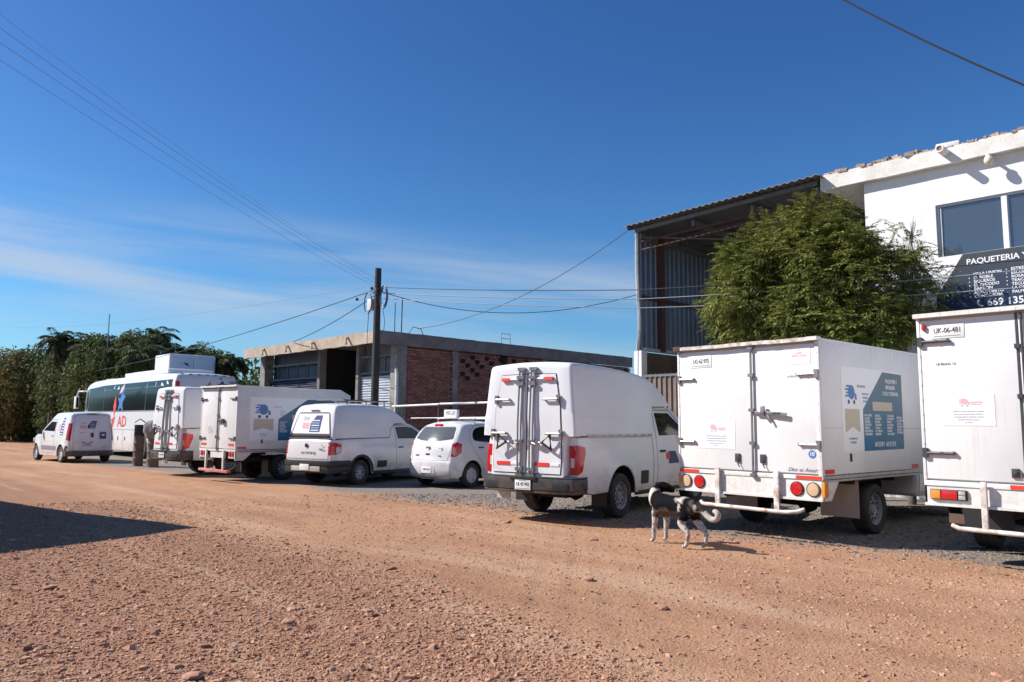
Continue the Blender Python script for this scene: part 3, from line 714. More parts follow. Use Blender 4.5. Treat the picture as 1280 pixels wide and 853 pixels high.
# ---- pickup with a tall cargo cap
def cap_pickup(label, loc, rz, tint=None):
    t = thing('cargo_pickup', label, 'pickup truck', loc, rz, 'white pickups with a tall cargo cap')
    r = .37; ra = .46; ya = 1.40; yf = 4.38; hw = .90
    top = chaikin([(.14, .46), (.10, .8), (.12, 1.29)], 1)+[(.5, 1.30), (2.50, 1.31)]+chaikin([(2.54, 1.315), (2.58, 1.36), (2.61, 1.60), (2.75, 1.81), (3.5, 1.83), (3.72, 1.80), (4.38, 1.28), (4.6, 1.20), (5.2, 1.06), (5.30, .85), (5.28, .42)], 2)
    bot = [(5.1, .36)]+arc(yf, r, ra, 4, 176, 16)+[(3.86, .36), (1.92, .36)]+arc(ya, r, ra, 2, 172, 16)+[(.6, .42)]
    def W(y, z):
        b = lerp([(.35, hw-.03), (.6, hw-.005), (.85, hw), (1.15, hw-.02), (1.32, hw-.045), (1.83, hw-.20)], z)
        for yy in (ya, yf):
            q = math.hypot(y-yy, z-r); b += .034*math.exp(-((q-ra)/.12)**2)*(1 if z > .3 else 0)
        return b-.16*sstep(4.75, 5.35, y)**1.5
    o, tr = car_body('body', top, bot, W, lambda y, z: .006 if (.3 < y < 2.68 and z < 1.42) else (.05 if z > 1.25 or y > 4 else .035), lambda y, z, ny, nz: .03*max(0, nz)*(1 if y > 2.6 else 0)+.06*max(0, ny), [M['paint'], M['under']], t, cell=.09)
    # cap
    ctop = [(-.02, .70), (0, 1.3)]+chaikin([(0, 1.6), (.03, 2.28), (.05, 2.39), (.12, 2.415), (.5, 2.42), (1.6, 2.40), (2.42, 2.34), (2.85, 2.22), (3.30, 1.95), (3.42, 1.835)], 2)
    cbot = [(2.62, 1.80), (2.555, 1.60), (2.54, 1.318), (1.2, 1.312), (.16, 1.306), (.15, .72)]
    def CW(y, z):
        if z < 1.30: return .71
        return lerp([(1.30, .895), (1.45, .89), (2.2, .815), (2.36, .795), (2.45, .77)], z)-.05*sstep(2.3, 3.5, y)
    c, ct = car_body('cargo_cap', ctop, cbot, CW, lambda y, z: (lerp([(2.4, .06), (3.2, .018)], y) if z > 1.6 else .04) if y < 2.62 or z > 1.86 else .008, lambda y, z, ny, nz: .035*max(0, nz), [M['paint2'], M['paint2']], t, cell=.09, extra_z=(1.299, 1.303))
    for s, d in ((1, RS), (-1, LS)):
        seam('cap_ridge', ct, sidepts(s*.9, [(.2, 1.60), (2.6, 1.60)]), d, M['paint2'], c, w=.02, eps=.006)
        MB().bx((s*.885, .35, 1.300), (s*.912, 2.50, 1.335)).build('cap_clamp_rail', M['trim'], c)
        for i in range(8): MB().box((s*.905, .5+i*.27, 1.316), (.03, .10, .02)).build('clamp', M['steel'], c)
    # rear doors
    for s in (-1, 1):
        poly = [(s*.012, .745), (s*.64, .745), (s*.655, 1.0), (s*.62, 1.75), (s*.525, 2.24), (s*.012, 2.25)]
        d = patch('rear_door', ct, rearpts(poly), RR, M['paint2'], c, eps=.014, depth=.02)
        seam('door_gap', ct, rearpts(poly), RR, M['seam'], d, w=.022, closed=True, eps=.008)
        MB().box((s*.42, -.03+.02, 2.17), (.15, .035, .05), rx=-.09).build('reflective_tape', M['tapered'], d)
        MB().box((s*.24, -.03+.015, 2.18), (.18, .03, .03), rx=-.09).build('reflective_tape', M['tapewhite'], d)
        MB().box((s*.44 if s < 0 else .30, -.033, .88), (.27, .012, .055)).build('reflective_tape', M['tapered'], d)
        MB().box((s*.22 if s < 0 else .54, -.033, .88), (.16, .010, .04)).build('reflective_tape', M['tapewhite'], d)
        for z, xo, yo in ((1.86, .60, -.005), (1.34, .655, -.02)):
            mb = MB().box((s*xo, yo-.02, z), (.045, .05, .13)).tube([(s*xo, yo-.04, z), (s*(xo-.26), yo-.04, z)], .018, 8).disc((s*(xo-.26), yo, z), .02, (0, -1, 0), .045, 8)
            mb.build('hinge', M['steel'], d, smooth=35)
        # twin lock bars
        mb = MB()
        for x in (.085, .145):
            mb.tube([(s*x, -.065, .66), (s*x, -.06, 1.5), (s*x, -.012, 2.30)], .015, 8)
        for z, yy in ((.70, -.05), (.80, -.055), (1.22, -.055), (2.10, -.03), (2.20, -.022), (2.33, -.0)): mb.box((s*.115, yy, z), (.13, .055, .05))
        mb.tube([(s*.14, -.07, 1.20), (s*.22, -.085, 1.18), (s*.30, -.09, 1.21), (s*.37, -.09, 1.19)], .014, 8)
        mb.box((s*.25, -.08, 1.21), (.06, .05, .05)).build('lock_bars', M['steel'], d, smooth=35)
        MB().tube([(s*.34, -.10, 1.21), (s*.50, -.10, 1.32), (s*.52, -.10, 1.11)], .028, 8, closed=True).build('pull_handle', M['black'], d, smooth=40)
    # lights
    for s in (-1, 1):
        dd = (-s*.75, 1, 0)
        tl = patch('tail_light', tr, [(s*.725, .1, 1.16), (s*.87, .12, 1.17), (s*.93, .24, 1.14), (s*.93, .25, 1.05), (s*.90, .20, .78), (s*.86, .14, .735), (s*.725, .1, .735)], dd, M['red'], o, eps=.012, depth=.03, cell=.05)
        patch('reversing_light', tr, [(s*.75, .1, .98), (s*.815, .1, .98), (s*.815, .1, .84), (s*.75, .1, .84)], dd, M['clear'], tl, eps=.016, depth=.01, cell=.05)
    # bumper
    b = MB(); prof = [(-.93, .30), (-.925, .10), (-.86, -.02), (-.45, -.09), (-.30, -.10), (.30, -.10), (.45, -.09), (.86, -.02), (.925, .10), (.93, .30)]
    inn = [(x*.93, y+.06) for x, y in prof][::-1]
    z0, z1 = .45, .70
    P = prof+inn
    b.prism([(x, y, z0+.05) for x, y in P], (0, 0, .17))
    b.prism([(x*.985, y+.012, z0) for x, y in P], (0, 0, .049))
    b.prism([(x*.985, y+.02, z0+.2205) for x, y in P], (0, 0, .03))
    bu = b.build('rear_bumper', M['bumper'], t, bev=.012)
    MB().box((0, -.108, .672), (.50, .03, .05)).box((-.62, -.06, .56), (.34, .012, .11), rz=-.12).box((.62, -.06, .56), (.34, .012, .11), rz=.12).build('bumper_inset', M['black'], bu, bev=.004)
    plate(bu, 0, -.10, .57, 'UL·05·942', w=.30, h=.15)
    # sides
    for s, d in ((1, RS), (-1, LS)):
        patch('side_window', tr, sidepts(s*.8, [(2.84, 1.30), (2.88, 1.70), (3.45, 1.705), (4.10, 1.31)]), d, M['glass'], o, eps=.003)
        dr = patch('door', tr, sidepts(s*.9, [(2.72, .46), (2.72, 1.26), (4.12, 1.26), (4.16, 1.05), (3.95, .46)]), d, M['paint'], o, eps=.005)
        seam('door_gap', tr, sidepts(s*.9, [(2.72, .46), (2.72, 1.26), (2.80, 1.75), (3.50, 1.76), (4.16, 1.29), (4.16, 1.05), (3.95, .46)]), d, M['seam'], dr, w=.012, closed=True, eps=.003)
        MB().box((s*.915, 2.90, 1.03), (.035, .18, .04)).build('door_handle', M['black'], dr, bev=.01)
        patch('door_decal', tr, sidepts(s*.9, [(3.15, .80), (3.15, 1.02), (3.45, 1.02), (3.60, .80)]), d, M['navy'], dr, eps=.008, depth=.002)
        patch('door_decal', tr, sidepts(s*.9, [(3.05, .88), (3.05, 1.0), (3.2, 1.0), (3.2, .88)]), d, M['pred'], dr, eps=.0095, depth=.002)
        seam('body_gap', tr, sidepts(s*.9, [(2.56, .48), (2.56, 1.30)]), d, M['seam'], o, w=.014, eps=.002)
        patch('side_vent', tr, sidepts(s*.9, rrect(2.08, .50, 2.36, .72, .02)), d, M['black'], o, eps=.006)
        MB().box((s*.86, 3.8 if 0 else 2.9, .36), (.06, 1.9, .07)).build('sill', M['black'], o, bev=.01)
        MB().box((s*1.0, 4.08, 1.30), (.22, .10, .20), rz=s*.2).tube([(s*.84, 4.1, 1.22), (s*.95, 4.1, 1.26)], .02).build('mirror', M['black'], o, bev=.025)
        wheel(t, s*.775, ya, r, .25, 'steel', s); wheel(t, s*.775, yf, r, .25, 'steel', s)
        MB().bx((s*.62, ya-.50, .22), (s*.90, ya-.488, .60)).build('mud_flap', M['black'], t)
        MB().box((s*.70, 5.22, .92), (.34, .16, .17), rz=-s*.35).build('headlight', M['clear'], o, bev=.03)
        # dark arch tunnel lining
        MB().tube([(s*.60, ya+.44*math.cos(math.radians(a)), r+.44*math.sin(math.radians(a))) for a in range(0, 181, 15)], .012, 4).build('arch_liner', M['under'], o)
    MB().bx((-.84, .35, .98), (.84, 2.5, 1.0)).bx((-.6, .3, .55), (.6, 3.4, .70)).build('bed_floor', M['under'], t)
    patch('windscreen', tr, [(-.68, 4.3, 1.33), (-.60, 3.72, 1.76), (.60, 3.72, 1.76), (.68, 4.3, 1.33)], (0, -1, -.4), M['glass'], o)
    chassis(t, 4.9, .25, .42, .50); axle(t, ya, r, .7); axle(t, yf, r, .7, False)
    MB().tube([(.45, .55, .42), (.45, .35, .42)], .035, 10).box((.1, .75, .42), (.5, .35, .16)).build('exhaust', M['under'], t)
    MB().box((-.72, .34, .38), (.26, .02, .16)).build('tow_flap', M['trim'], t)
    return t
pk1 = cap_pickup('white tall-capped pickup parked in front of the brown corrugated gate', (-8.64, 8.67, 0), math.radians(9.9))
pk1.scale = (1, 1.06, 1.04)
for o in pk1.children:
    if o.name.startswith('wheel'): o.scale = (1, 1/1.06, 1/1.04); o.location.z = .37/1.04
pk2 = copy_tree(pk1); pk2.location = (-22.65, 8.1, 0); pk2.rotation_euler = (0, 0, math.radians(7))
pk2['label'] = 'white tall-capped pickup beside the two brown drums, partly hidden by a box truck'
for o in pk2.children_recursive:
    if o.name.startswith('tail_light'):
        o.data = o.data.copy(); o.data.materials[0] = M['redlit']

# ---- small pickup with camper shell and roof rack
def camper_pickup():
    t = thing('camper_pickup', 'white small pickup with camper shell, black roof rack and poster in its rear window', 'pickup truck', (-17.13, 9.50, 0), math.radians(13.7))
    r = .31; ra = .385; ya = 1.02; yf = 3.78; hw = .855
    top = chaikin([(.10, .34), (.02, .60), (.03, 1.06), (.06, 1.12)], 1)+[(.5, 1.135), (2.10, 1.155)]+chaikin([(2.13, 1.165), (2.17, 1.22), (2.20, 1.35), (2.38, 1.52), (3.0, 1.535), (3.2, 1.50), (3.86, 1.12), (4.05, 1.04), (4.42, .90), (4.52, .70), (4.50, .30)], 2)
    bot = [(4.3, .24)]+arc(yf, r, ra, 0, 180, 16)+[(3.34, .25), (1.46, .25)]+arc(ya, r, ra, 0, 178, 16)+[(.5, .30)]
    def W(y, z):
        b = lerp([(.25, hw-.03), (.5, hw-.005), (.75, hw), (1.0, hw-.02), (1.14, hw-.05), (1.53, hw-.19)], z)
        for yy in (ya, yf):
            q = math.hypot(y-yy, z-r); b += .02*math.exp(-((q-ra)/.1)**2)
        return b-.15*sstep(4.0, 4.55, y)**1.5-.05*sstep(.35, .0, y)
    o, tr = car_body('body', top, bot, W, lambda y, z: .006 if (.3 < y < 2.26 and z < 1.30) else .05, lambda y, z, ny, nz: .03*max(0, nz)*(1 if y > 2.2 else 0)+.06*max(0, ny)+.035*max(0, -ny)*(1 if y < .3 else 0), [M['paint'], M['under']], t, cell=.09)
    ctop = [(.07, 1.145)]+chaikin([(.08, 1.15), (.20, 1.75), (.27, 1.94), (.45, 2.0), (1.5, 2.02), (1.98, 2.0), (2.28, 1.92), (2.66, 1.74), (2.87, 1.57), (2.9, 1.54)], 2)
    cbot = [(2.35, 1.535), (2.17, 1.40), (2.14, 1.172), (1.2, 1.155)]
    def CW(y, z): return lerp([(1.14, hw-.06), (1.5, hw-.085), (1.8, hw-.14), (1.95, hw-.20), (2.05, hw-.26)], z)-.04*sstep(1.9, 2.9, y)
    c, ct = car_body('camper_shell', ctop, cbot, CW, lambda y, z: lerp([(1.9, .075), (2.75, .012)], y) if (y < 2.1 or z > 1.6) else .008, lambda y, z, ny, nz: .03*max(0, nz), [M['paint2'], M['paint2']], t, cell=.08)
    # rear glass with poster
    g = patch('rear_window', ct, rearpts([(-.70, 1.24), (-.69, 1.28), (-.55, 1.76), (-.50, 1.80), (.50, 1.80), (.55, 1.76), (.69, 1.28), (.70, 1.24)]), RR, M['seam'], c, eps=.008)
    g2 = patch('window_poster', ct, rearpts([(-.655, 1.27), (-.52, 1.765), (.52, 1.765), (.655, 1.27)]), RR, M['vinyl'], g, eps=.012, depth=.003)
    patch('poster_print', ct, rearpts([(-.05, 1.31), (.30, 1.31), (.33, 1.72), (.12, 1.72), (-.05, 1.52)]), RR, M['navy'], g2, eps=.0145, depth=.002)
    for i in range(5): patch('poster_print', ct, rearpts([(-.01, 1.34+i*.06), (.26, 1.34+i*.06), (.26, 1.365+i*.06), (-.01, 1.365+i*.06)]), RR, M['lblue'] if i % 2 else M['vinyl'], g2, eps=.0165, depth=.002)
    patch('poster_print', ct, rearpts([(-.33, 1.40), (-.09, 1.38), (-.09, 1.54), (-.33, 1.54)]), RR, M['pink'], g2, eps=.0145, depth=.002)
    patch('poster_print', ct, rearpts([(-.32, 1.60), (-.12, 1.60), (-.12, 1.68), (-.32, 1.70)]), RR, M['faint'], g2, eps=.0145, depth=.002)
    MB().box((0, .065, 1.205), (1.40, .05, .055)).build('window_ledge', M['black'], c, bev=.01)
    MB().box((0, .205, 1.86), (.30, .03, .03)).build('cap_badge', M['trim'], c, bev=.006)
    seam('shell_gap', tr, rearpts([(-.74, 1.13), (.74, 1.13)]), RR, M['seam'], c, w=.02)
    # tailgate
    tgp = [(-.70, .66), (-.74, 1.09), (.74, 1.09), (.70, .66)]
    tg = patch('tailgate', tr, rearpts(tgp), RR, M['paint'], o, eps=.008)
    seam('tailgate_gap', tr, rearpts(tgp), RR, M['seamsoft'], tg, w=.01, closed=True, eps=.003)
    text('S A V E I R O', .085, M['gtext'], tg, (.06, -.052+.03, .80), REAR, sx=1.05, ext=.004)
    MB().lathe([(.001, 0), (.045, 0), (.05, .004), (.055, 0)], (0, 0, 0), 'Y', 24).build('emblem', M['black'], tg, smooth=30).location = (0, -.030, .98)
    text('ROBUST', .045, M['gtext'], tg, (.50, -.018, .90), REAR, ext=.003); text('1.6', .05, M['pred'], tg, (.52, -.016, .99), REAR, ext=.003)
    for s in (-1, 1):
        dd = (-s*.7, 1, 0)
        tl = patch('tail_light', tr, [(s*.68, .05, 1.06), (s*.83, .1, 1.06), (s*.90, .24, 1.02), (s*.90, .24, .82), (s*.84, .1, .76), (s*.68, .05, .76)], dd, M['red'], o, eps=.010, cell=.05)
        patch('reversing_light', tr, [(s*.86, .12, .95), (s*.90, .22, .95), (s*.90, .22, .83), (s*.86, .12, .80)], dd, M['clear'], tl, eps=.013, depth=.005, cell=.05)
    b = MB(); prof = [(-.875, .66), (-.875, .18), (-.84, .04), (-.70, -.03), (.70, -.03), (.84, .04), (.875, .18), (.875, .66)]
    P = prof+[(x*.93, y+.05) for x, y in prof][::-1]
    b.prism([(x, y, .32) for x, y in P], (0, 0, .16)); b.prism([(x*1.005, y-.01, .481) for x, y in P], (0, 0, .14))
    bu = b.build('rear_bumper', M['black'], t, bev=.02)
    MB().box((0, -.038, .42), (1.0, .02, .12)).build('bumper_inset', M['trim'], bu, bev=.01)
    MB().box((-.02, -.058, .455), (.32, .008, .15)).build('licence_plate', M['plate'], bu, bev=.003)
    for s, d in ((1, RS), (-1, LS)):
        ring = arc(ya, r, ra+.065, 0, 180, 16)+arc(ya, r, ra+.004, 180, 0, 16)
        patch('arch_trim', tr, sidepts(s*.85, ring), d, M['black'], o, eps=.012)
        ring = arc(yf, r, ra+.065, 0, 180, 16)+arc(yf, r, ra+.004, 180, 0, 16)
        patch('arch_trim', tr, sidepts(s*.85, ring), d, M['black'], o, eps=.012)
        MB().box((s*.845, 2.4, .28), (.05, 1.85, .10)).build('sill', M['black'], o, bev=.012)
        patch('side_vent', tr, sidepts(s*.85, rrect(1.62, .41, 1.98, .58, .015)), d, M['black'], o, eps=.008)
        patch('side_window', tr, sidepts(s*.8, [(2.44, 1.135), (2.44, 1.44), (2.95, 1.455), (3.12, 1.42), (3.60, 1.16), (3.58, 1.13)]), d, M['glass'], o, eps=.003)
        dr = patch('door', tr, sidepts(s*.85, [(2.36, .34), (2.36, 1.10), (3.66, 1.10), (3.70, .9), (3.42, .60), (3.36, .34)]), d, M['paint'], o, eps=.005)
        seam('door_gap', tr, sidepts(s*.85, [(2.36, .34), (2.36, 1.10), (2.38, 1.47), (3.0, 1.495), (3.68, 1.14), (3.70, .9), (3.42, .60), (3.36, .34)]), d, M['seamsoft'], dr, w=.012, closed=True, eps=.003)
        MB().box((s*.865, 2.52, .91), (.03, .18, .035)).build('door_handle', M['black'], dr, bev=.01)
        patch('shell_window', ct, sidepts(s*.8, rrect(.32, 1.22, 2.02, 1.80, .10)), d, M['paint2'], c, eps=.006)
        MB().box((s*.96, 3.55, 1.12), (.18, .09, .14)).build('mirror', M['paint'], o, bev=.03)
        MB().box((s*.66, 4.42, .76), (.34, .16, .15), rz=-s*.3).build('headlight', M['clear'], o, bev=.03)
        wheel(t, s*.745, ya, r, .205, 'alloy', s); wheel(t, s*.745, yf, r, .205, 'alloy', s)
    mb = MB()
    for s in (-1, 1):
        mb.tube([(s*.50, .7, 2.115), (s*.50, 2.35, 2.12)], .016, 8)
        for y in (.8, 1.5, 2.2): mb.tube([(s*.50, y, 2.115), (s*.52, y, 1.98 if y < 2 else 1.88)], .014, 6)
    for y in (.72, 1.25, 1.8, 2.33): mb.tube([(-.50, y, 2.115), (.50, y, 2.115)], .014, 8)
    mb.build('roof_rack', M['rackb'], c, smooth=40)
    patch('windscreen', tr, [(-.64, 3.8, 1.18), (-.58, 3.2, 1.47), (.58, 3.2, 1.47), (.64, 3.8, 1.18)], (0, -1, -.4), M['glass'], o)
    MB().bx((-.7, .4, .36), (.7, 4.0, .50)).build('underbody', M['under'], t); axle(t, ya, r, .7); axle(t, yf, r, .7, False)
    return t
camper_pickup()

# ---- hatchback with roof bars and roof sign
def hatchback():
    t = thing('hatchback_car', 'white hatchback car with roof bars and a small roof sign', 'car', (-14.85, 11.52, 0), math.radians(8))
    r = .30; ra = .36; ya = .66; yf = 3.11; hw = .83
    top = chaikin([(.10, .24), (.0, .34), (-.01, .58), (.03, .68), (.06, .95), (.16, 1.14), (.42, 1.48), (.62, 1.55), (1.2, 1.585), (1.9, 1.56), (2.3, 1.47), (2.95, 1.06), (3.2, .98), (3.62, .82), (3.77, .62), (3.76, .26)], 2)
    bot = [(3.6, .20)]+arc(yf, r, ra, 0, 180, 16)+[(2.70, .20), (1.08, .20)]+arc(ya, r, ra, 0, 180, 16)+[(.22, .24)]
    def W(y, z):
        b = lerp([(.2, hw-.03), (.45, hw), (.75, hw), (.98, hw-.02), (1.10, hw-.045), (1.35, hw-.13), (1.58, hw-.24)], z)
        for yy in (ya, yf):
            q = math.hypot(y-yy, z-r); b += .022*math.exp(-((q-ra)/.1)**2)
        return b-.16*sstep(3.2, 3.8, y)**1.4-.13*sstep(.42, -.02, y)**1.6
    o, tr = car_body('body', top, bot, W, lambda y, z: .085 if z > .62 else .06, lambda y, z, ny, nz: .045*max(0, nz)+.09*max(0, ny)+.085*max(0, -ny)*(1 if y < .6 else 0), [M['paint'], M['under']], t, cell=.07)
    patch('rear_window', tr, rearpts([(-.62, 1.20), (-.60, 1.17), (-.3, 1.125), (0, 1.11), (.3, 1.125), (.60, 1.17), (.62, 1.20), (.55, 1.42), (.50, 1.46), (-.50, 1.46), (-.55, 1.42)]), RR, M['glasshaze'], o, eps=.005)
    MB().box((0, .335, 1.50), (.24, .07, .06), rx=.5).build('brake_light', M['redlit'], o, bev=.01)
    hp = [(-.58, .66), (-.66, .95), (-.67, 1.2), (-.56, 1.47), (.56, 1.47), (.67, 1.2), (.66, .95), (.58, .66)]
    seam('tailgate_gap', tr, rearpts(hp), RR, M['seamsoft'], o, w=.009, closed=True, eps=.002)
    for s, d in ((1, RS), (-1, LS)):
        dd = (-s*.8, 1, 0)
        tl = patch('tail_light', tr, [(s*.66, .1, 1.05), (s*.76, .15, 1.10), (s*.84, .25, 1.06), (s*.84, .25, .85), (s*.74, .15, .74), (s*.62, .1, .76), (s*.66, .1, .9)], dd, M['red'], o, eps=.012, cell=.04)
        patch('reversing_light', tr, [(s*.68, .1, .98), (s*.74, .12, .98), (s*.74, .12, .80), (s*.68, .1, .82)], dd, M['pink'], tl, eps=.015, depth=.004, cell=.04)
        wn = chaikin([(.74, 1.18), (.78, 1.34), (.98, 1.46), (1.6, 1.485), (2.2, 1.44), (2.80, 1.10), (2.75, 1.06), (1.5, 1.07), (.80, 1.12)], 1, True)
        patch('side_window', tr, sidepts(s*.8, wn), d, M['glass'], o, eps=.003)
        d1 = seam('door_gap', tr, sidepts(s*.8, [(.62, 1.10), (.66, 1.34), (.92, 1.50), (1.45, 1.52), (1.45, .30), (1.10, .30), (1.0, .62), (.78, .85)]), d, M['seamsoft'], o, w=.010, closed=True, eps=.002)
        seam('door_gap', tr, sidepts(s*.8, [(1.46, .30), (1.46, 1.52), (2.2, 1.49), (2.85, 1.12), (2.70, .7), (2.62, .30)]), d, M['seamsoft'], o, w=.010, closed=True, eps=.002)
        for y in (.98, 1.75): MB().box((s*.835, y, .965), (.03, .18, .032)).build('door_handle', M['seam'], o, bev=.01)
        MB().box((s*.92, 2.62, 1.08), (.18, .09, .14)).build('mirror', M['paint'], o, bev=.03)
        MB().box((s*.60, 3.62, .72), (.28, .2, .2), rz=-s*.5).build('headlight', M['clear'], o, bev=.04)
        wheel(t, s*.725, ya, r, .185, 'dish', s); wheel(t, s*.725, yf, r, .185, 'dish', s)
    MB().lathe([(.03, 0), (.045, -.008), (.06, 0)], (0, 0, 0), 'Y', 24).build('emblem', M['steel'], o, smooth=30).location = (0, -.04, .96)
    MB().box((0, -.045, .96), (.13, .012, .02)).build('emblem', M['steel'], o)
    MB().lathe([(.03, 0), (.045, -.008), (.06, 0)], (0, 0, 0), 'Y', 20).build('badge', M['trim'], o, smooth=30).location = (.37, .005, .93)
    MB().box((0, -.042, .80), (.13, .02, .045)).build('handle_recess', M['black'], o, bev=.005)
    text('MICRA', .045, M['gtext'], o, (-.36, -.024, .77), REAR, ext=.01); text('SENSE', .03, M['gtext'], o, (.36, -.024, .77), REAR, ext=.01)
    MB().box((0, -.075, .44), (.52, .012, .19)).build('plate_recess', M['faint'], o, bev=.01)
    pl = MB().box((0, -.088, .43), (.31, .008, .16)).build('licence_plate', M['plate'], o, bev=.003); text('VMB-41-62', .062, M['ink'], pl, (0, -.0935, .44), REAR, sx=.78)
    MB().box((.25, -.02, .225), (1.0, .08, .02)).build('exhaust_shade', M['under'], o)
    mb = MB()
    for y in (.95, 1.75):
        mb.tube([(-.66, y, 1.68), (.66, y, 1.68)], .018, 8)
        for s in (-1, 1): mb.tube([(s*.60, y, 1.68), (s*.62, y, 1.53)], .02, 6)
    mb.build('roof_bars', M['pipe'], o, smooth=40)
    MB().box((.60, 1.35, 1.625), (.04, .9, .03)).box((-.60, 1.35, 1.625), (.04, .9, .03)).build('roof_rails', M['rackb'], o, bev=.008)
    sg = MB().box((-.15, .95, 1.80), (.44, .10, .19)).box((-.15, .95, 1.70), (.46, .16, .03)).build('roof_sign', M['plate'], o, bev=.01)
    text('VSC-27', .13, M['gtext'], sg, (-.15, .896, 1.81), REAR, sx=.8)
    patch('windscreen', tr, [(-.62, 2.9, 1.12), (-.52, 2.32, 1.44), (.52, 2.32, 1.44), (.62, 2.9, 1.12)], (0, -1, -.5), M['glass'], o)
    MB().bx((-.7, .3, .25), (.7, 3.4, .36)).build('underbody', M['under'], t); axle(t, ya, r, .68, False)
    return t
hatchback()

# ---- small delivery van
def small_van():
    t = thing('small_van', 'white small delivery van with stickers on its rear door, leftmost parked vehicle beside the coach', 'van', (-31.45, 8.55, 0), math.radians(95))
    r = .30; ra = .365; ya = .62; yf = 3.25; hw = .83
    top = chaikin([(.10, .26), (.0, .36), (.0, .60), (.03, 1.1), (.08, 1.70), (.16, 1.82), (.5, 1.85), (1.4, 1.84), (1.75, 1.80), (2.75, 1.16), (2.95, 1.08), (3.65, .92), (3.95, .70), (4.0, .50), (3.98, .26)], 2)
    bot = [(3.8, .22)]+arc(yf, r, ra, 0, 180, 16)+[(2.82, .22), (1.05, .22)]+arc(ya, r, ra, 0, 180, 16)+[(.2, .25)]
    def W(y, z):
        b = lerp([(.2, hw-.03), (.5, hw), (.9, hw), (1.15, hw-.03), (1.85, hw-.15)], z)
        for yy in (ya, yf):
            q = math.hypot(y-yy, z-r); b += .02*math.exp(-((q-ra)/.1)**2)
        return b-.2*sstep(3.2, 4.0, y)**1.4-.06*sstep(.25, 0, y)
    o, tr = car_body('body', top, bot, W, lambda y, z: .07, lambda y, z, ny, nz: .04*max(0, nz)+.12*max(0, ny)+.03*max(0, -ny)*(1 if y < .3 else 0), [M['paint'], M['under']], t, cell=.09)
    rd = patch('rear_door', tr, rearpts([(-.62, .46), (-.64, 1.0), (-.58, 1.66), (-.50, 1.76), (.50, 1.76), (.58, 1.66), (.64, 1.0), (.62, .46)]), RR, M['paint'], o, eps=.008)
    seam('door_gap', tr, rearpts([(-.62, .46), (-.64, 1.0), (-.58, 1.66), (-.50, 1.76), (.50, 1.76), (.58, 1.66), (.64, 1.0), (.62, .46)]), RR, M['seam'], rd, w=.014, closed=True, eps=.004)
    for s in (-1, 1):
        patch('tail_light', tr, [(s*.67, .05, 1.45), (s*.80, .15, 1.45), (s*.83, .18, .85), (s*.70, .05, .80)], (-s*.8, 1, 0), M['red'], o, eps=.012, cell=.06)
    bu = MB(); prof = [(-.85, .36), (-.84, .10), (-.74, -.04), (.74, -.04), (.84, .10), (.85, .36)]; P = prof+[(x*.93, y+.05) for x, y in prof][::-1]
    bu.prism([(x, y, .24) for x, y in P], (0, 0, .20)); bu.build('rear_bumper', M['bumper'], t, bev=.02)
    MB().prism([(-.70, .08, .44), (-.66, .02, .62), (-.83, .1, .62), (-.85, .2, .44)], (0, .1, 0)).build('bumper_corner', M['bumper'], t)
    MB().box((0, -.035, 1.02), (.09, .03, .17)).build('door_latch', M['black'], rd, bev=.03)
    MB().box((.38, -.032, 1.0), (.22, .012, .25)).build('sticker', M['navy'], rd); MB().box((.38, -.0395, 1.02), (.10, .003, .06)).build('sticker', M['vinyl'], rd)
    pl = MB().box((-.16, -.035, .67), (.32, .008, .15)).build('licence_plate', M['faint'], rd, bev=.003); text('VLT-18-40', .06, M['ink'], pl, (-.16, -.041, .68), REAR, sx=.75)
    MB().box((-.30, -.035, .76), (.12, .01, .02)).box((0, -.035, .76), (.12, .01, .02)).build('plate_lamp', M['black'], rd)
    patch('decal', tr, rearpts([(-.16, 1.26), (.10, 1.26), (.16, 1.54), (-.02, 1.54), (-.16, 1.38)]), RR, M['navy'], rd, eps=.0105, depth=.002)
    for i in range(4): patch('decal', tr, rearpts([(-.10, 1.29+i*.055), (.09, 1.29+i*.055), (.10, 1.31+i*.055), (-.09, 1.31+i*.055)]), RR, M['faint'], rd, eps=.0125, depth=.002)
    patch('decal', tr, rearpts([(-.42, 1.26), (-.20, 1.26), (-.20, 1.36), (-.42, 1.36)]), RR, M['pink'], rd, eps=.0105, depth=.002)
    text('EXPRESS', .05, M['pred'], rd, (-.32, -.015, 1.46), REAR); text('669 135 09 11', .05, M['gtext'], rd, (-.32, -.032, 1.10), REAR, sx=.8); text('REGIONAL', .04, M['pred'], rd, (.42, -.035, .58), REAR)
    MB().box((0, .05, 1.80), (.36, .10, .02)).build('roof_lip', M['black'], o)
    for s, d in ((1, RS), (-1, LS)):
        patch('side_window', tr, sidepts(s*.8, [(1.42, 1.14), (1.42, 1.50), (1.95, 1.50), (2.60, 1.16)]), d, M['glass'], o, eps=.003)
        dr = seam('door_gap', tr, sidepts(s*.8, [(1.36, .34), (1.36, 1.58), (1.95, 1.58), (2.72, 1.15), (2.68, .6), (2.6, .34)]), d, M['seamsoft'], o, w=.012, closed=True, eps=.003)
        patch('side_strip', tr, sidepts(s*.83, rrect(1.12, .44, 2.62, .60, .02)), d, M['gtext'], o, eps=.008)
        MB().box((s*.84, 1.55, .98), (.03, .16, .035)).build('door_handle', M['trim'], o, bev=.01)
        dc = patch('decal', tr, sidepts(s*.8, [(.45, .98), (.45, 1.70), (.80, 1.70), (1.05, 1.5), (1.05, 1.2), (.9, .98)]), d, M['vinyl'], o, eps=.004, depth=.002)
        patch('decal', tr, sidepts(s*.8, [(.50, 1.0), (.56, 1.66), (.72, 1.66), (.85, 1.4), (.86, 1.0)]), d, M['navy'], dc, eps=.006, depth=.002)
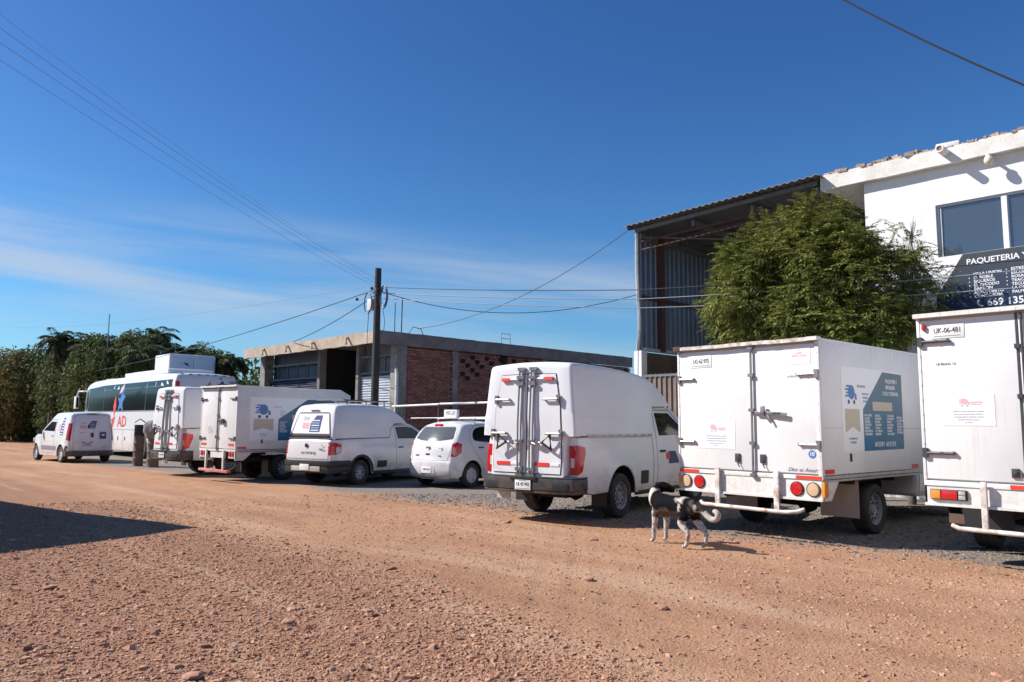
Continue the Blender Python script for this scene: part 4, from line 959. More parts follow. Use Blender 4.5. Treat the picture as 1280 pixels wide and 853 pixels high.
        for i in range(6): patch('decal', tr, sidepts(s*.8, [(.54, 1.04+i*.10), (.82-.02*i, 1.04+i*.10), (.82-.02*i, 1.08+i*.10), (.54, 1.08+i*.10)]), d, M['vinyl'], dc, eps=.008, depth=.002)
        patch('decal', tr, sidepts(s*.8, [(.90, 1.15), (.90, 1.42), (1.10, 1.42), (1.10, 1.15)]), d, M['pink'], dc, eps=.007, depth=.002)
        MB().box((s*.93, 2.62, 1.10), (.18, .10, .16)).build('mirror', M['black'], o, bev=.03)
        MB().box((s*.58, 3.80, .78), (.30, .25, .18), rz=-s*.5).build('headlight', M['clear'], o, bev=.04)
        wheel(t, s*.735, ya, r, .19, 'dish', s); wheel(t, s*.735, yf, r, .19, 'dish', s)
    patch('windscreen', tr, [(-.66, 2.7, 1.22), (-.56, 1.85, 1.72), (.56, 1.85, 1.72), (.66, 2.7, 1.22)], (0, -1, -.6), M['glass'], o)
    MB().bx((-.7, .3, .27), (.7, 3.5, .38)).build('underbody', M['under'], t)
    return t
small_van()

# ---- coach
def coach():
    t = thing('coach_bus', 'white coach bus with dark side windows and red letters AD, behind the small delivery van', 'bus', (-30.4, 12.35, 0), math.radians(90.5))
    hw = 1.30; L = 11.9; r = .5; ya = 3.2; yf = 9.4
    top = chaikin([(.08, .30), (.0, .5), (.0, 3.0), (.06, 3.34), (.25, 3.45), (3, 3.50), (9.5, 3.50), (11.0, 3.42), (11.6, 3.1), (11.85, 2.2), (11.95, 1.2), (11.9, .30)], 2)
    bot = [(11.7, .27)]+[(yf+.62, .27)]+arc(yf, r, .60, -12, 192, 14)+[(yf-.62, .27), (ya+.62, .27)]+arc(ya, r, .60, -12, 192, 14)+[(ya-.62, .27), (.3, .27)]
    def W(y, z): return lerp([(.27, hw-.03), (.8, hw), (1.9, hw), (3.1, hw-.05), (3.5, hw-.12)], z)-.10*sstep(11.0, 12, y)**1.5
    o, tr = car_body('body', top, bot, W, lambda y, z: .10, lambda y, z, ny, nz: .06*max(0, nz)+.15*max(0, ny)+.05*max(0, -ny)*(1 if y < .5 else 0), [M['paint'], M['under']], t, cell=.30)
    gl = bpy.data.materials.get('bus_glass') or mat('bus_glass', (.010, .012, .017), .10, spec=.18)
    for s, d in ((1, RS), (-1, LS)):
        ys = [.30, 3.1, 5.9, 8.6, 10.9]
        for a, b in zip(ys, ys[1:]):
            za = 3.20; zb = 3.20 if b < 10 else 3.10
            patch('side_window', tr, sidepts(s*1.3, [(a+.012, 2.0), (a+.012, za), (b-.012, zb), (b-.012, 2.0)]), d, gl, o, eps=.004, cell=.3)
        patch('side_window', tr, sidepts(s*1.3, [(10.93, 2.0), (10.93, 3.10), (11.35, 3.02), (11.70, 2.05)]), d, gl, o, eps=.004, cell=.2)
        seam('belt_line', tr, sidepts(s*1.3, [(.25, 1.97), (11.7, 1.97)]), d, M['seam'], o, w=.03)
        seam('locker_gap', tr, sidepts(s*1.3, [(.1, 1.18), (11.7, 1.18)]), d, M['seamsoft'], o, w=.018)
        for y in (4.4, 5.6, 6.8, 8.0, 1.6): seam('locker_gap', tr, sidepts(s*1.3, [(y, .35), (y, 1.18)]), d, M['seamsoft'], o, w=.014)
        for y in (5.3, 6.2): MB().box((s*1.305, y, .80), (.02, .04, .16)).build('locker_handle', M['seam'], o)
        wheel(t, s*1.13, ya, r, .30, 'steel', s, rim=.58); wheel(t, s*1.13, yf, r, .30, 'steel', s, rim=.58)
        MB().tube([(s*1.22, 11.6, 3.0), (s*1.45, 12.05, 3.0), (s*1.50, 12.1, 2.7)], .04).box((s*1.5, 12.1, 2.45), (.14, .32, .62)).build('mirror', M['paint'], o, bev=.05)
        MB().box((s*1.5, 11.93, 2.45), (.10, .012, .5)).build('mirror_glass', M['glass'], o)
        MB().box((s*(hw-.10), -.02, 2.96), (.16, .10, .34)).build('tail_light', M['red'], o, bev=.03)
        MB().box((s*(hw-.12), -.03, 1.1), (.18, .08, .8)).build('tail_light', M['red'], o, bev=.03)
        # red lettering and star on the flank
        rot = RSIDE if s > 0 else LSIDE
        text('AD', .68, M['pred'], o, (s*1.304, 5.80, 1.51), rot, sx=1.2, bold=.012)
        patch('decal', tr, sidepts(s*1.3, [(6.72, 1.75), (7.25, 1.62), (7.0, 1.25)]), d, M['pred'], o, eps=.007, depth=.002, cell=.4)
        patch('decal', tr, sidepts(s*1.3, [(5.6, 2.62), (5.95, 2.35), (5.75, 1.95), (6.15, 2.15), (6.5, 1.95), (6.35, 2.35), (6.6, 2.6), (6.25, 2.55), (6.1, 2.85)]), d, M['blue'], o, eps=.007, depth=.002, cell=.4)
        patch('decal', tr, sidepts(s*1.3, [(6.9, 2.75), (6.7, 2.2), (6.9, 1.7), (7.1, 2.2)]), d, M['pred'], o, eps=.007, depth=.002, cell=.4)
        patch('decal', tr, sidepts(s*1.3, [(6.25, 3.05), (6.45, 2.75), (6.0, 2.85), (5.85, 3.2)]), d, M['faint'], o, eps=.007, depth=.002, cell=.4)
    # rear
    for q in ([(-.25, 2.9), (.0, 3.02), (.1, 3.18), (.1, 2.95)], [(-.35, 2.6), (.15, 2.78), (.2, 2.62)], [(-.30, 2.5), (.2, 2.56), (.2, 2.45)]):
        patch('decal', tr, rearpts(q), RR, M['pred'], o, eps=.006, depth=.002, cell=.3)
    patch('decal', tr, rearpts([(.35, 3.02), (.5, 3.08), (.6, 3.22), (.66, 3.08), (.85, 3.05), (.68, 2.98), (.62, 2.88), (.52, 2.98)]), RR, M['navy'], o, eps=.006, depth=.002, cell=.3)
    patch('decal', tr, rearpts([(.42, 3.22), (.6, 3.28), (.55, 3.34)]), RR, M['navy'], o, eps=.006, depth=.002, cell=.3)
    text('501', .2, M['gtext'], o, (1.02, -.035, 3.12), REAR, ext=.01)
    for i in range(7): MB().box((-1.0+.333*i, .06, 3.41), (.12, .05, .03)).build('marker_lamp', M['seam'], o)
    MB().box((0, -.05, .55), (2.4, .1, .4)).build('rear_bumper', M['bumper'], o, bev=.03)
    MB().box((0, 4.3, 3.60), (1.9, 5.2, .20)).box((0, 4.3, 3.70), (1.5, 4.4, .10)).build('roof_air_unit', M['paint'], o, bev=.06)
    MB().box((0, 10.2, 3.55), (1.2, 1.2, .1)).build('roof_hatch', M['paint'], o, bev=.03)
    patch('windscreen', tr, [(-1.1, 11.9, 1.3), (-1.05, 11.5, 3.1), (1.05, 11.5, 3.1), (1.1, 11.9, 1.3)], (0, -1, 0), gl, o, cell=.3)
    MB().bx((-1.1, .4, .30), (1.1, 11.4, .42)).build('underbody', M['under'], t)
    return t
coach()
# ---- tall white box body behind the coach
def container():
    t = thing('storage_container', 'tall white box standing behind the coach, only its top showing above the coach roof', 'container', (-40, 15.45, 0), math.radians(90))
    sh = MB().bx((-1.2, .05, .12), (1.2, 2.15, 5.02)).build('cargo_box', M['paint2'], t, bev=.10, seg=3)
    for s in (-1, 1): MB().bx((s*.02, 0, .3), (s*1.05, .05, 4.8)).build('door', M['paint2'], sh, bev=.01)
    MB().prism([(-.55, -.004, 4.6), (-.30, -.004, 4.55), (-.2, -.004, 4.38), (-.38, -.004, 4.46)], (0, -.003, 0)).build('decal', M['navy'], sh)
    for s in (-1, 1): MB().bx((s*.6, .1, 0), (s*1.0, 2.1, .12)).build('skid', M['under'], t)
container()
# ---- dark car in the shade at the far left
def dark_car():
    t = thing('dark_car', 'black car parked in the shade at the far left edge under the trees', 'car', (-68.5, 14.2, 0), math.radians(97))
    top = chaikin([(.1, .3), (.0, .6), (.1, .98), (.5, 1.05), (1.0, 1.40), (2.2, 1.43), (3.0, 1.02), (4.1, .85), (4.4, .6), (4.35, .3)], 2)
    bot = [(4.1, .22)]+arc(3.5, .31, .37, 0, 180, 10)+[(3.0, .22), (1.3, .22)]+arc(.85, .31, .37, 0, 180, 10)+[(.3, .25)]
    o, tr = car_body('body', top, bot, lambda y, z: lerp([(.2, .82), (.7, .86), (1.0, .82), (1.43, .64)], z), .08, lambda *a: .03, [M['carblack'], M['under']], t, cell=.15)
    for s, d in ((1, RS), (-1, LS)):
        patch('side_window', tr, sidepts(s*.8, [(.75, 1.02), (1.1, 1.33), (2.1, 1.36), (2.7, 1.03)]), d, M['glass'], o)
        wheel(t, s*.74, .85, .31, .2, 'dish', s, detail=False); wheel(t, s*.74, 3.5, .31, .2, 'dish', s, detail=False)
        patch('tail_light', tr, [(s*.55, 0, .9), (s*.8, .05, .9), (s*.8, .05, .75), (s*.55, 0, .75)], (0, 1, 0), M['red'], o)
dark_car()
# ---- drums beside the coach
def drum(loc, label, load, w_):
    t = thing('drum', label, 'drum', loc, random.random(), 'brown drums beside the coach')
    mb = MB(); prof = [(.001, 0), (w_, 0)]
    for i in range(25):
        z = i*1.05/24; prof.append((w_+.018*max(0, math.cos(i/24*2*PI*4))**4, z))
    prof += [(w_-.03, 1.05), (w_-.03, 1.0), (.001, 1.0)]
    mb.lathe(prof, ax='Z', n=28).build('shell', M['bin'], t, smooth=40)
    if load == 'box':
        o = MB().box((0, 0, 1.22), (.26, .22, .40), rz=.4).tube([(-.15, -.1, 1.5), (0, 0, 1.62), (.15, .1, 1.5)], .02).build('lid', M['black'], t, bev=.05)
    return t
drum((-28.15, 9.15, 0), 'left of two brown drums by the coach, with a dark thing standing in its top', 'box', .165)
drum((-27.2, 9.32, 0), 'right of two brown drums by the coach, with a pale sack on top', None, .19)
def sack():
    bm = bmesh.new(); bmesh.ops.create_icosphere(bm, subdivisions=4, radius=1)
    for v in bm.verts:
        n = mnoise.noise(v.co*1.6)*.18+mnoise.noise(v.co*5)*.05; v.co *= 1+n; v.co.x *= .46; v.co.y *= .36; v.co.z *= .33
    me = bpy.data.meshes.new('sack'); bm.to_mesh(me); bm.free(); me.materials.append(M['sack']); shade(me, 60)
    o = bpy.data.objects.new('sack', me); COL.objects.link(o); o.location = (-27.15, 9.25, 1.26); o.scale = (.72, .72, .95); o.rotation_euler = (0, .35, .5)
    tag(o, 'pale dusty sack slumped on the right brown drum', 'sack')
sack()
# ================================================================== STRUCTURES
def roughen(mb, amp, sc):
    out = []
    for v in mb.v:
        p = Vector(v)*sc; out.append((v[0]+mnoise.noise(p)*amp, v[1]+mnoise.noise(p+Vector((7, 0, 0)))*amp, v[2]+mnoise.noise(p+Vector((0, 9, 0)))*amp))
    mb.v = out; return mb
def beam_strip(mb, a, b, sec, n, jit=.02):
    """long beam between a and b with a rectangular section (depth, height), subdivided and slightly uneven"""
    a, b = Vector(a), Vector(b); t = (b-a).normalized(); s = t.cross(Vector((0, 0, 1))).normalized(); rings = []
    for i in range(n+1):
        p = a.lerp(b, i/n); r = []
        for u, v in ((-.5, -.5), (.5, -.5), (.5, .5), (-.5, .5)):
            q = p+s*u*sec[0]+Vector((0, 0, v*sec[1]))
            r.append(q+Vector((mnoise.noise(q*1.3), mnoise.noise(q*1.3+Vector((5, 5, 0))), mnoise.noise(q*2.1+Vector((0, 3, 3)))))*jit)
        rings.append(r)
    vs = [v for r in rings for v in r]; fs = [(0, 1, 2, 3), (n*4+3, n*4+2, n*4+1, n*4)]
    for i in range(n):
        for k in range(4): fs.append((i*4+k, i*4+(k+1) % 4, i*4+4+(k+1) % 4, i*4+4+k))
    return mb.add(vs, fs)
def brick_building():
    X1, Y1, X0, Y2 = -22.35, 15.03, -33.1, 29.6      # slab corner right/front, left, far end
    t = thing('brick_building', 'single storey red brick building with flat concrete roof slab and roller shutters', 'building', (0, 0, 0))
    zt = 4.80; fh = .42
    # slab + fascia
    MB().bx((X0, Y1+.1, zt-.17), (X1-.1, Y2, zt-.03)).build('roof_slab', M['dconcrete'], t)
    beam_strip(MB(), (X0, Y1+.06, zt-fh/2), (X1-.11, Y1+.06, zt-fh/2), (.12, fh), 44, .035).build('fascia', M['fascia'], t)
    beam_strip(MB(), (X1-.06, Y1, zt-.235), (X1-.06, Y2, zt-.235), (.14, .47), 60, .018).build('edge_beam', M['dconcrete'], t)  # darker than the front fascia: the shade on this side is in its colour
    # rain spouts on the fascia: slanting stains of old formwork left as short clay stubs
    for x in (-31.1, -29.0, -26.9, -24.4):
        MB().tube([(x, Y1+.02, zt-.10), (x+.10, Y1-.16, zt-.20), (x+.22, Y1-.20, zt-.38)], .045, 8).build('rain_spout', M['fascia'], t, smooth=40)
    YF = Y1+.80
    # front: columns, dark bay, shutters
    MB().bx((X0+.25, YF-.12, 0), (X0+.72, YF+.3, zt-.17)).build('column', M['concrete'], t)
    MB().bx((X1-.42, YF, 0), (X1-.02, YF+.42, zt-.47)).build('column', M['concrete'], t)
    MB().bx((-27.95, YF, 0), (-27.75, YF+.3, zt-.17)).build('column', M['dconcrete'], t)
    MB().bx((-25.05, YF, 0), (-24.88, YF+.3, zt-.17)).build('column', M['dconcrete'], t)
    def shutter(xa, xb, zb, ztop, m):
        s = MB(); n = int((ztop-zb)/.095)
        vs = []; fs = []
        for i in range(n+1):
            z = zb+(ztop-zb)*i/n
            vs += [(xa, YF+.16, z), (xb, YF+.16, z), (xa, YF+.115, z+.030), (xb, YF+.115, z+.030), (xa, YF+.115, z+.062), (xb, YF+.115, z+.062)]
            o = i*6
            if i < n: fs += [(o, o+1, o+3, o+2), (o+2, o+3, o+5, o+4), (o+4, o+5, o+7, o+6)]
        s.add(vs, fs); return stuff(s.build('shutter_slats', m, t))
    shutter(X0+.75, -27.97, 0, 3.32, M['shutterb']); shutter(-24.86, X1-.44, 0, 3.30, M['shutter'])
    for xa, xb in ((X0+.75, -27.97), (-24.86, X1-.44)):
        MB().bx((xa, YF+.05, 3.36), (xb, YF+.12, 3.44)).bx((xa, YF+.05, 3.98), (xb, YF+.12, 4.06)).build('shutter_rail', M['dsteel'], t)
        for i in range(1, 5):
            x = xa+(xb-xa)*i/5; MB().bx((x-.02, YF+.06, 3.44), (x+.02, YF+.10, 3.98)).build('grille_bar', M['dsteel'], t)
        MB().bx((xa, YF+.30, 3.3), (xb, YF+.34, zt-.17)).build('panel_over_shutter', M['shutterb'] if xa < -28 else M['beam'], t)
    # interior of the open bay
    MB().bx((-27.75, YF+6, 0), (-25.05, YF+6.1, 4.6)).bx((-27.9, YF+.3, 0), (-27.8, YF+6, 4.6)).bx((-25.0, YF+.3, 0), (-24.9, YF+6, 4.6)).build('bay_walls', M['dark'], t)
    # downspout pipe at the corner
    MB().tube([(X1+.06, YF-.05, 0), (X1+.06, YF-.05, 3.3), (X1-.0, YF-.05, 3.5)], .055, 10).build('downspout', M['pipe'], t, smooth=40)
    MB().tube([(X1+.02, YF-.06, 3.3), (X1+.02, YF-.06, 4.2)], .035, 8).build('downspout', M['concrete'], t, smooth=40)
    # side wall of bricks in the plane x = X1-.1
    xw = X1-.14; z_top = zt-.47
    MB().bx((xw-.16, YF+.42, 0), (xw-.10, Y2, z_top)).build('wall', M['mortar'], t)
    cols = [YF+.42, 18.6, 21.2, 23.6, 26.2, Y2]
    for i, y in enumerate(cols[1:-1]): MB().bx((xw-.12, y-.13, 0), (xw+.045, y+.13, z_top)).build('column', M['concrete'] if i != 1 else M['dark'], t)
    vs = []; fs = []; bh = .066; mj = .016; bl = .25; row = 0; z = .02
    holes = []
    while z < z_top-bh:
        y = YF+.44+(row % 2)*(bl/2)-bl/2
        while y < Y2-.05:
            y0 = max(y, YF+.43); y1 = min(y+bl-mj, Y2)
            incol = any(abs((y0+y1)/2-c) < .16 for c in cols[1:-1])
            hole = z > z_top-1.12 and y > 18.8 and z < z_top-.08 and ((int(row/2)+int(y/bl)) % 3 == 0) and (row % 2 == 0) and random.random() < .92
            if hole: holes.append((y0, y1, z)); y += bl; continue
            if y1-y0 > .04 and not incol:
                j = random.uniform(-.006, .010); a = (xw-.11, y0, z); b = (xw+.005+j, y1, z+bh)
                o = len(vs)
                vs += [(a[0], a[1], a[2]), (b[0], a[1], a[2]), (b[0], b[1], a[2]), (a[0], b[1], a[2]), (a[0], a[1], b[2]), (b[0], a[1], b[2]), (b[0], b[1], b[2]), (a[0], b[1], b[2])]
                fs += [(o+1, o+2, o+6, o+5), (o+4, o+5, o+6, o+7), (o, o+3, o+2, o+1), (o, o+1, o+5, o+4), (o+3, o+7, o+6, o+2)]
            y += bl
        z += bh+mj; row += 1
    stuff(MB().add(vs, fs).build('bricks', M['brick'], t))
    mb = MB()
    for y0, y1, z in holes: mb.bx((xw-.098, y0-.01, z-.07), (xw+.016, y1-.04, z+.095))
    stuff(mb.build('vent_holes', M['dark'], t))
    # rebar starter bars and a wire frame on the roof
    MB().tube([(X1-.5, Y1+1.0, zt), (X1-.5, Y1+1.0, zt+1.15)], .018, 6).tube([(X1-.22, Y1+1.1, zt), (X1-.20, Y1+1.1, zt+1.3)], .022, 6).tube([(X1-.2, Y1+1.4, zt), (X1-.2, Y1+1.6, zt+.28), (X1-.1, Y1+1.9, zt+.22), (X1-.1, Y1+2.0, zt)], .016, 6).build('rebar', M['dsteel'], t)
    MB().tube([(X1-.1, 21.0, zt), (X1-.1, 21.0, zt+.42), (X1-.1, 21.5, zt+.42), (X1-.1, 21.5, zt)], .016, 5).tube([(X1-.1, 21.0, zt+.22), (X1-.1, 21.5, zt+.22)], .014, 5).build('rebar', M['wiregrey'], t)
brick_building()
# pipe barrier in front of the brick wall
def barrier():
    t = thing('pipe_barrier', 'long white pipe rail on posts in front of the brick wall', 'barrier', (0, 0, 0))
    MB().tube([(-22.1, 15.5, 2.13), (-19.5, 15.5, 2.17)], .035, 8).tube([(-19.45, 15.5, 2.18), (-14.2, 15.5, 2.20)], .035, 8).build('rail', M['pipe'], t, smooth=40)
    MB().tube([(-21, 15.5, 1.72), (-14.2, 15.5, 1.76)], .018, 6).build('rail', M['pipe'], t, smooth=40)
    for x in (-21.9, -19.5, -17, -14.4): MB().tube([(x, 15.5, 0), (x, 15.5, 2.16)], .04, 8).build('post', M['rust'] if x == -19.5 else M['beam'], t, smooth=40)
barrier()
def corrugated(a, b, z0, z1, pitch, amp, nrm, n_per=4):
    """vertical ribs along a->b"""
    a, b = Vector(a), Vector(b); L = (b-a).length; t = (b-a)/L; nrm = Vector(nrm); prof = [(0, 0), (.3, 0), (.42, 1), (.58, 1), (.70, 0)]
    P = []; k = int(L/pitch)
    for i in range(k):
        for u, h in prof: P.append(a+t*(i+u)*pitch+nrm*h*amp)
    P.append(a+t*k*pitch)
    vs = [(p.x, p.y, z0) for p in P]+[(p.x, p.y, z1) for p in P]; n = len(P)
    return vs, [(i, i+1, n+i+1, n+i) for i in range(n-1)]
def shed():
    t = thing('metal_shed', 'tall open fronted shed of blue grey corrugated metal with dark sloping roof', 'shed', (0, 0, 0))
    XL, XR, YF, YB = -13.35, -7.85, 18.0, 27.0
    vs, fs = corrugated((XL, YF, 0), (XL, YB, 0), 3.72, 7.36, .25, .035, (1, 0, 0))
    wl = MB().add(vs, fs).build('side_wall', M['corr'], t)
    sol = wl.modifiers.new('t', 'SOLIDIFY'); sol.thickness = .012; sol.offset = -1
    vs, fs = corrugated((XL, YB, 0), (XR, YB, 0), 0, 7.3, .25, .035, (0, -1, 0))
    MB().add(vs, fs).build('back_wall', M['corr'], t)
    # front flashing of the side wall, slightly buckled
    MB().tube([(XL-.02, YF-.02, 7.3), (XL-.03, YF-.02, 6.4), (XL+.02, YF-.04, 5.2), (XL+.07, YF-.05, 4.75), (XL+.06, YF-.04, 4.35), (XL-.03, YF-.02, 3.72)], .055, 6).build('edge_flashing', M['trim'], t)
    # columns, girts
    for y in (18.95, 22.4, 26.0): MB().bx((XL+.05, y-.10, 3.72), (XL+.22, y+.10, 7.2)).build('column', M['rust'], t)
    for z in (5.30,): MB().bx((XL+.04, YF+.1, z-.05), (XL+.12, YB, z+.05)).build('girt', M['rust'], t)
    MB().bx((XL+.04, YF+.1, 3.70), (XL+.16, YB, 3.80)).build('girt', M['trim'], t)
    # roof, slight fall to the left; corrugated edge to the front
    def zr(x): return 7.38+(x-XL)*.035
    n = int((XR+.2-XL+.2)/.05); P = []
    for i in range(n+1):
        x = XL-.2+i*.05; P.append((x, zr(x)+.024*math.sin(2*PI*x/.20)))
    vs = [(x, YF-.45, z) for x, z in P]+[(x, YB+.2, z+.0) for x, z in P]; k = len(P)
    rf = MB().add(vs, [(i, i+1, k+i+1, k+i) for i in range(k-1)]).build('roof', M['corrd'], t)
    s2 = rf.modifiers.new('t', 'SOLIDIFY'); s2.thickness = .02
    # purlins and trusses
    for y in (YF-.15, 19.6, 21.4, 23.2, 25.0):
        MB().prism([(XL, y, zr(XL)-.16), (XR, y, zr(XR)-.16), (XR, y, zr(XR)-.05), (XL, y, zr(XL)-.05)], (0, .07, 0)).build('purlin', M['beam'], t)
    for x in (XL+.05, -11.5, -9.7, XR-.1):
        MB().bx((x, YF, zr(x)-.36), (x+.08, YB, zr(x)-.20)).build('rafter', M['beam'], t)
    for y in (YF+.05, 22.4):
        MB().tube([(XL+.1, y, 6.95), (XR, y, 7.12)], .035, 6).tube([(XL+.1, y, 6.70), (XR, y, 6.95)], .03, 6).build('truss', M['rust'], t)
    MB().tube([(XL+.1, YF+.1, 7.1), (-11.2, 20.2, 7.05)], .035, 6).build('brace', M['beam'], t)
    MB().box((XL-.05, YF-.3, 7.33), (.12, .12, .12)).build('eave_cap', M['rust'], t)
    # lower masonry
    MB().bx((XL-.14, YF-.05, 0), (XL+.12, YF+.22, 3.70)).build('column', M['wallw'], t)
    MB().bx((XL-.20, YF+.22, 0), (XL-.02, YB, 3.69)).build('wall', M['wallb'], t); MB().bx((XL-.0, 21.5, 0), (XR, 21.6, 3.9)).build('wall', M['wallb'], t)
    MB().bx((XL+.12, YB-1, 0), (XR, YB-.9, 3.6)).build('wall', M['dark'], t)
shed()
def gate():
    t = thing('corrugated_gate', 'brown corrugated metal gate below the metal shed, behind the nearest pickup', 'gate', (0, 0, 0))
    vs, fs = corrugated((-13.15, 17.95, 0), (-7.9, 17.95, 0), .08, 2.96, .17, .04, (0, -1, 0))
    g = MB().add(vs, fs).build('sheet', M['gate'], t); m = g.modifiers.new('t', 'SOLIDIFY'); m.thickness = .008
    MB().bx((-13.15, 17.90, 2.92), (-7.9, 18.0, 2.985)).bx((-13.15, 17.97, 1.4), (-7.9, 18.0, 1.48)).build('frame', M['beam'], t)
    mb = MB()
    for i in range(30):
        x = -13.1+i*.175; mb.tube([(x, 17.95, 2.98), (x, 17.95, 3.06)], .012, 4, r2=.002)
    stuff(mb.build('spikes', M['beam'], t))
gate()
def white_building():
    t = thing('white_building', 'white two storey building with overhanging eave, upstairs window and banner', 'building', (0, 0, 0))
    X0, XR, Y = -6.80, 4.0, 18.0; zt = 7.58
    # facade with window opening
    wx0, wx1, wz0, wz1 = -5.30, -1.0, 5.16, 6.40
    mb = MB().bx((X0, Y, 0), (XR, Y+.2, wz0)).bx((X0, Y, wz1), (XR, Y+.2, zt-.2)).bx((X0, Y, wz0), (wx0, Y+.2, wz1)).bx((wx1, Y, wz0), (XR, Y+.2, wz1))
    mb.build('facade', M['wallw'], t)
    MB().bx((X0, Y+.2, 0), (X0+.2, Y+9, zt-.2)).build('side_wall', M['wallw'], t)
    MB().bx((XR-.2, Y+.2, 0), (XR, Y+9, zt-.2)).bx((X0+.2, Y+8.8, 0), (XR-.2, Y+9, zt-.2)).build('rear_walls', M['wallw'], t)
    MB().bx((X0-.9, Y+.2, zt-.32), (XR+.1, Y+9.2, zt-.1)).build('roof_slab', M['wallw'], t)
    MB().bx((wx0-.2, Y+2.5, 4.4), (wx1+.2, Y+2.55, 7)).build('room_back', M['beam'], t)
    beam_strip(MB(), (X0-.95, Y-.02, zt-.17), (XR+.1, Y-.02, zt-.17), (.34, .36), 40, .012).build('eave', M['eave'], t)
    # loose rubble and broken render along the roof edge
    rb = MB(); x = X0-.9
    while x < XR:
        w = random.uniform(.05, .20); h = random.uniform(.04, .13)*(1.0 if x < -5.4 else (.35 if x < -4.3 else .8))
        rb.box((x+w/2, Y-.07+random.uniform(-.06, .10), zt+.0+h/2), (w, random.uniform(.10, .24), h), rz=random.uniform(-.3, .3), ry=random.uniform(-.12, .12)); x += w*random.uniform(.4, .8)
    stuff(roughen(rb, .012, 9).build('rubble', M['rubble'], t))
    MB().box((-4.95, Y-.08, zt+.06), (.46, .26, .12), rz=.1).build('render_lump', M['eave'], t, bev=.03)
    # clay pipe spout
    MB().lathe([(.055, -.46), (.085, -.46), (.085, .1), (.055, .1), (.055, -.46)], (-5.0, Y-.10, zt-.10), 'Y', 20).build('drain_spout', M['eave'], t, smooth=40)
    MB().lathe([(.001, -.44), (.056, -.44)], (-5.0, Y-.10, zt-.10), 'Y', 16).build('spout_opening', M['clay'], t)
    lm = MB().lathe([(.001, -.09), (.055, -.075), (.085, -.03), (.09, .02), (.075, .07), (.05, .10), (.05, .14)], (0, 0, 0), 'Z', 20).build('wall_lamp', M['lamp'], t, smooth=60); lm.location = (-4.16, Y-.30, zt-.52)
    MB().box((-4.16, Y-.15, zt-.42), (.05, .32, .05)).build('lamp_bracket', M['eave'], lm).location = (4.16, -(Y-.30), -(zt-.52))
    # window
    xs = [wx0, -4.03, -2.5, wx1]
    fr = MB().bx((wx0, Y+.05, wz1-.05), (wx1, Y+.13, wz1)).bx((wx0, Y+.05, wz0), (wx1, Y+.13, wz0+.05)).bx((wx0, Y+.05, wz0+.05), (wx0+.06, Y+.13, wz1-.05)).bx((wx1-.05, Y+.05, wz0+.05), (wx1, Y+.13, wz1-.05)).build('window_frame', M['alum'], t)
    for a, b in zip(xs, xs[1:]):
        MB().bx((a+.07, Y+.088, wz0+.052), (b-.03, Y+.096, wz1-.052)).build('pane', M['wglass'], fr)
        if b < wx1: MB().bx((b-.03, Y+.03, wz0+.051), (b+.07, Y+.14, wz1-.051)).build('mullion', M['wframe'], fr)
        MB().bx((a+.07, Y+.06, wz0+.051), (a+.095, Y+.12, wz1-.051)).build('sash', M['alum'], fr)
white_building()
def banner():
    Y = 17.93
    t = thing('wall_banner', 'white and navy company banner with town names under the upstairs window', 'banner', (0, 0, 0))
    x1 = -.6
    b = MB().bx((-7.3, Y, 4.0), (x1, Y+.03, 5.22)).build('backing', M['vinyl'], t)
    MB().prism([(-5.35, Y-.004, 4.02), (x1, Y-.004, 4.02), (x1, Y-.004, 5.215), (-4.80, Y-.004, 5.215), (-5.35, Y-.004, 4.34)], (0, -.004, 0)).build('print', M['tealsign'], b)
    yy = Y-.0095
    text('PAQUETERIA Y MENSAJERIA', .165, M['wtext'], b, (-4.74, yy, 5.03), REAR, align='LEFT', bold=.003, sx=1.0)
    text('VILLA UNION\nEL ROBLE\nSIQUEROS\nEL RECODO\nBARRON\nAEROPUERTO\nCONCORDIA', .083, M['wtext'], b, (-4.62, yy, 4.52), REAR, align='LEFT', bold=.0016, sx=1.02)
    text('ESTRELLA\nESCUINAPA\nROSARIO\nTEACAPAN\nTECUALA\nLA CONCHA\nPALMILLAS', .083, M['wtext'], b, (-3.94, yy, 4.54), REAR, align='LEFT', bold=.0016, sx=1.02)
    text('CULIACAN\nMAZATLAN\nACAPONETA\nTEPIC', .083, M['wtext'], b, (-3.1, yy, 4.6), REAR, align='LEFT', bold=.0016)
    mb = MB()
    for x, zc in ((-4.70, 4.52), (-4.02, 4.54)):
        for i in range(7): mb.disc((x, yy+.002, zc+(3-i)*.079), .011, (0, -1, 0), .003, 8)
    mb.build('bullets', M['wtext'], b)
    text('669 135 09 11', .20, M['wtext'], b, (-4.40, yy, 4.125), REAR, align='LEFT', bold=.004)
    MB().tube([(-4.56, yy, 4.19), (-4.57, yy, 4.14), (-4.54, yy, 4.09), (-4.49, yy, 4.07)], .016, 6).box((-4.555, yy, 4.185), (.04, .006, .045), ry=.5).box((-4.495, yy, 4.075), (.045, .006, .04), ry=.4).build('phone_symbol', M['wtext'], b)
    text('REGIONAL', .15, M['gtext'], b, (-5.95, Y-.003, 4.80), REAR, bold=.002)
    text('PAQUETERIA Y MENSAJERIA', .07, M['lblue'], b, (-6.0, Y-.003, 4.62), REAR)
    van_logo(b, -6.75, Y-.003, 4.65, .5, 'rear', 'blue', 'navy')
banner()
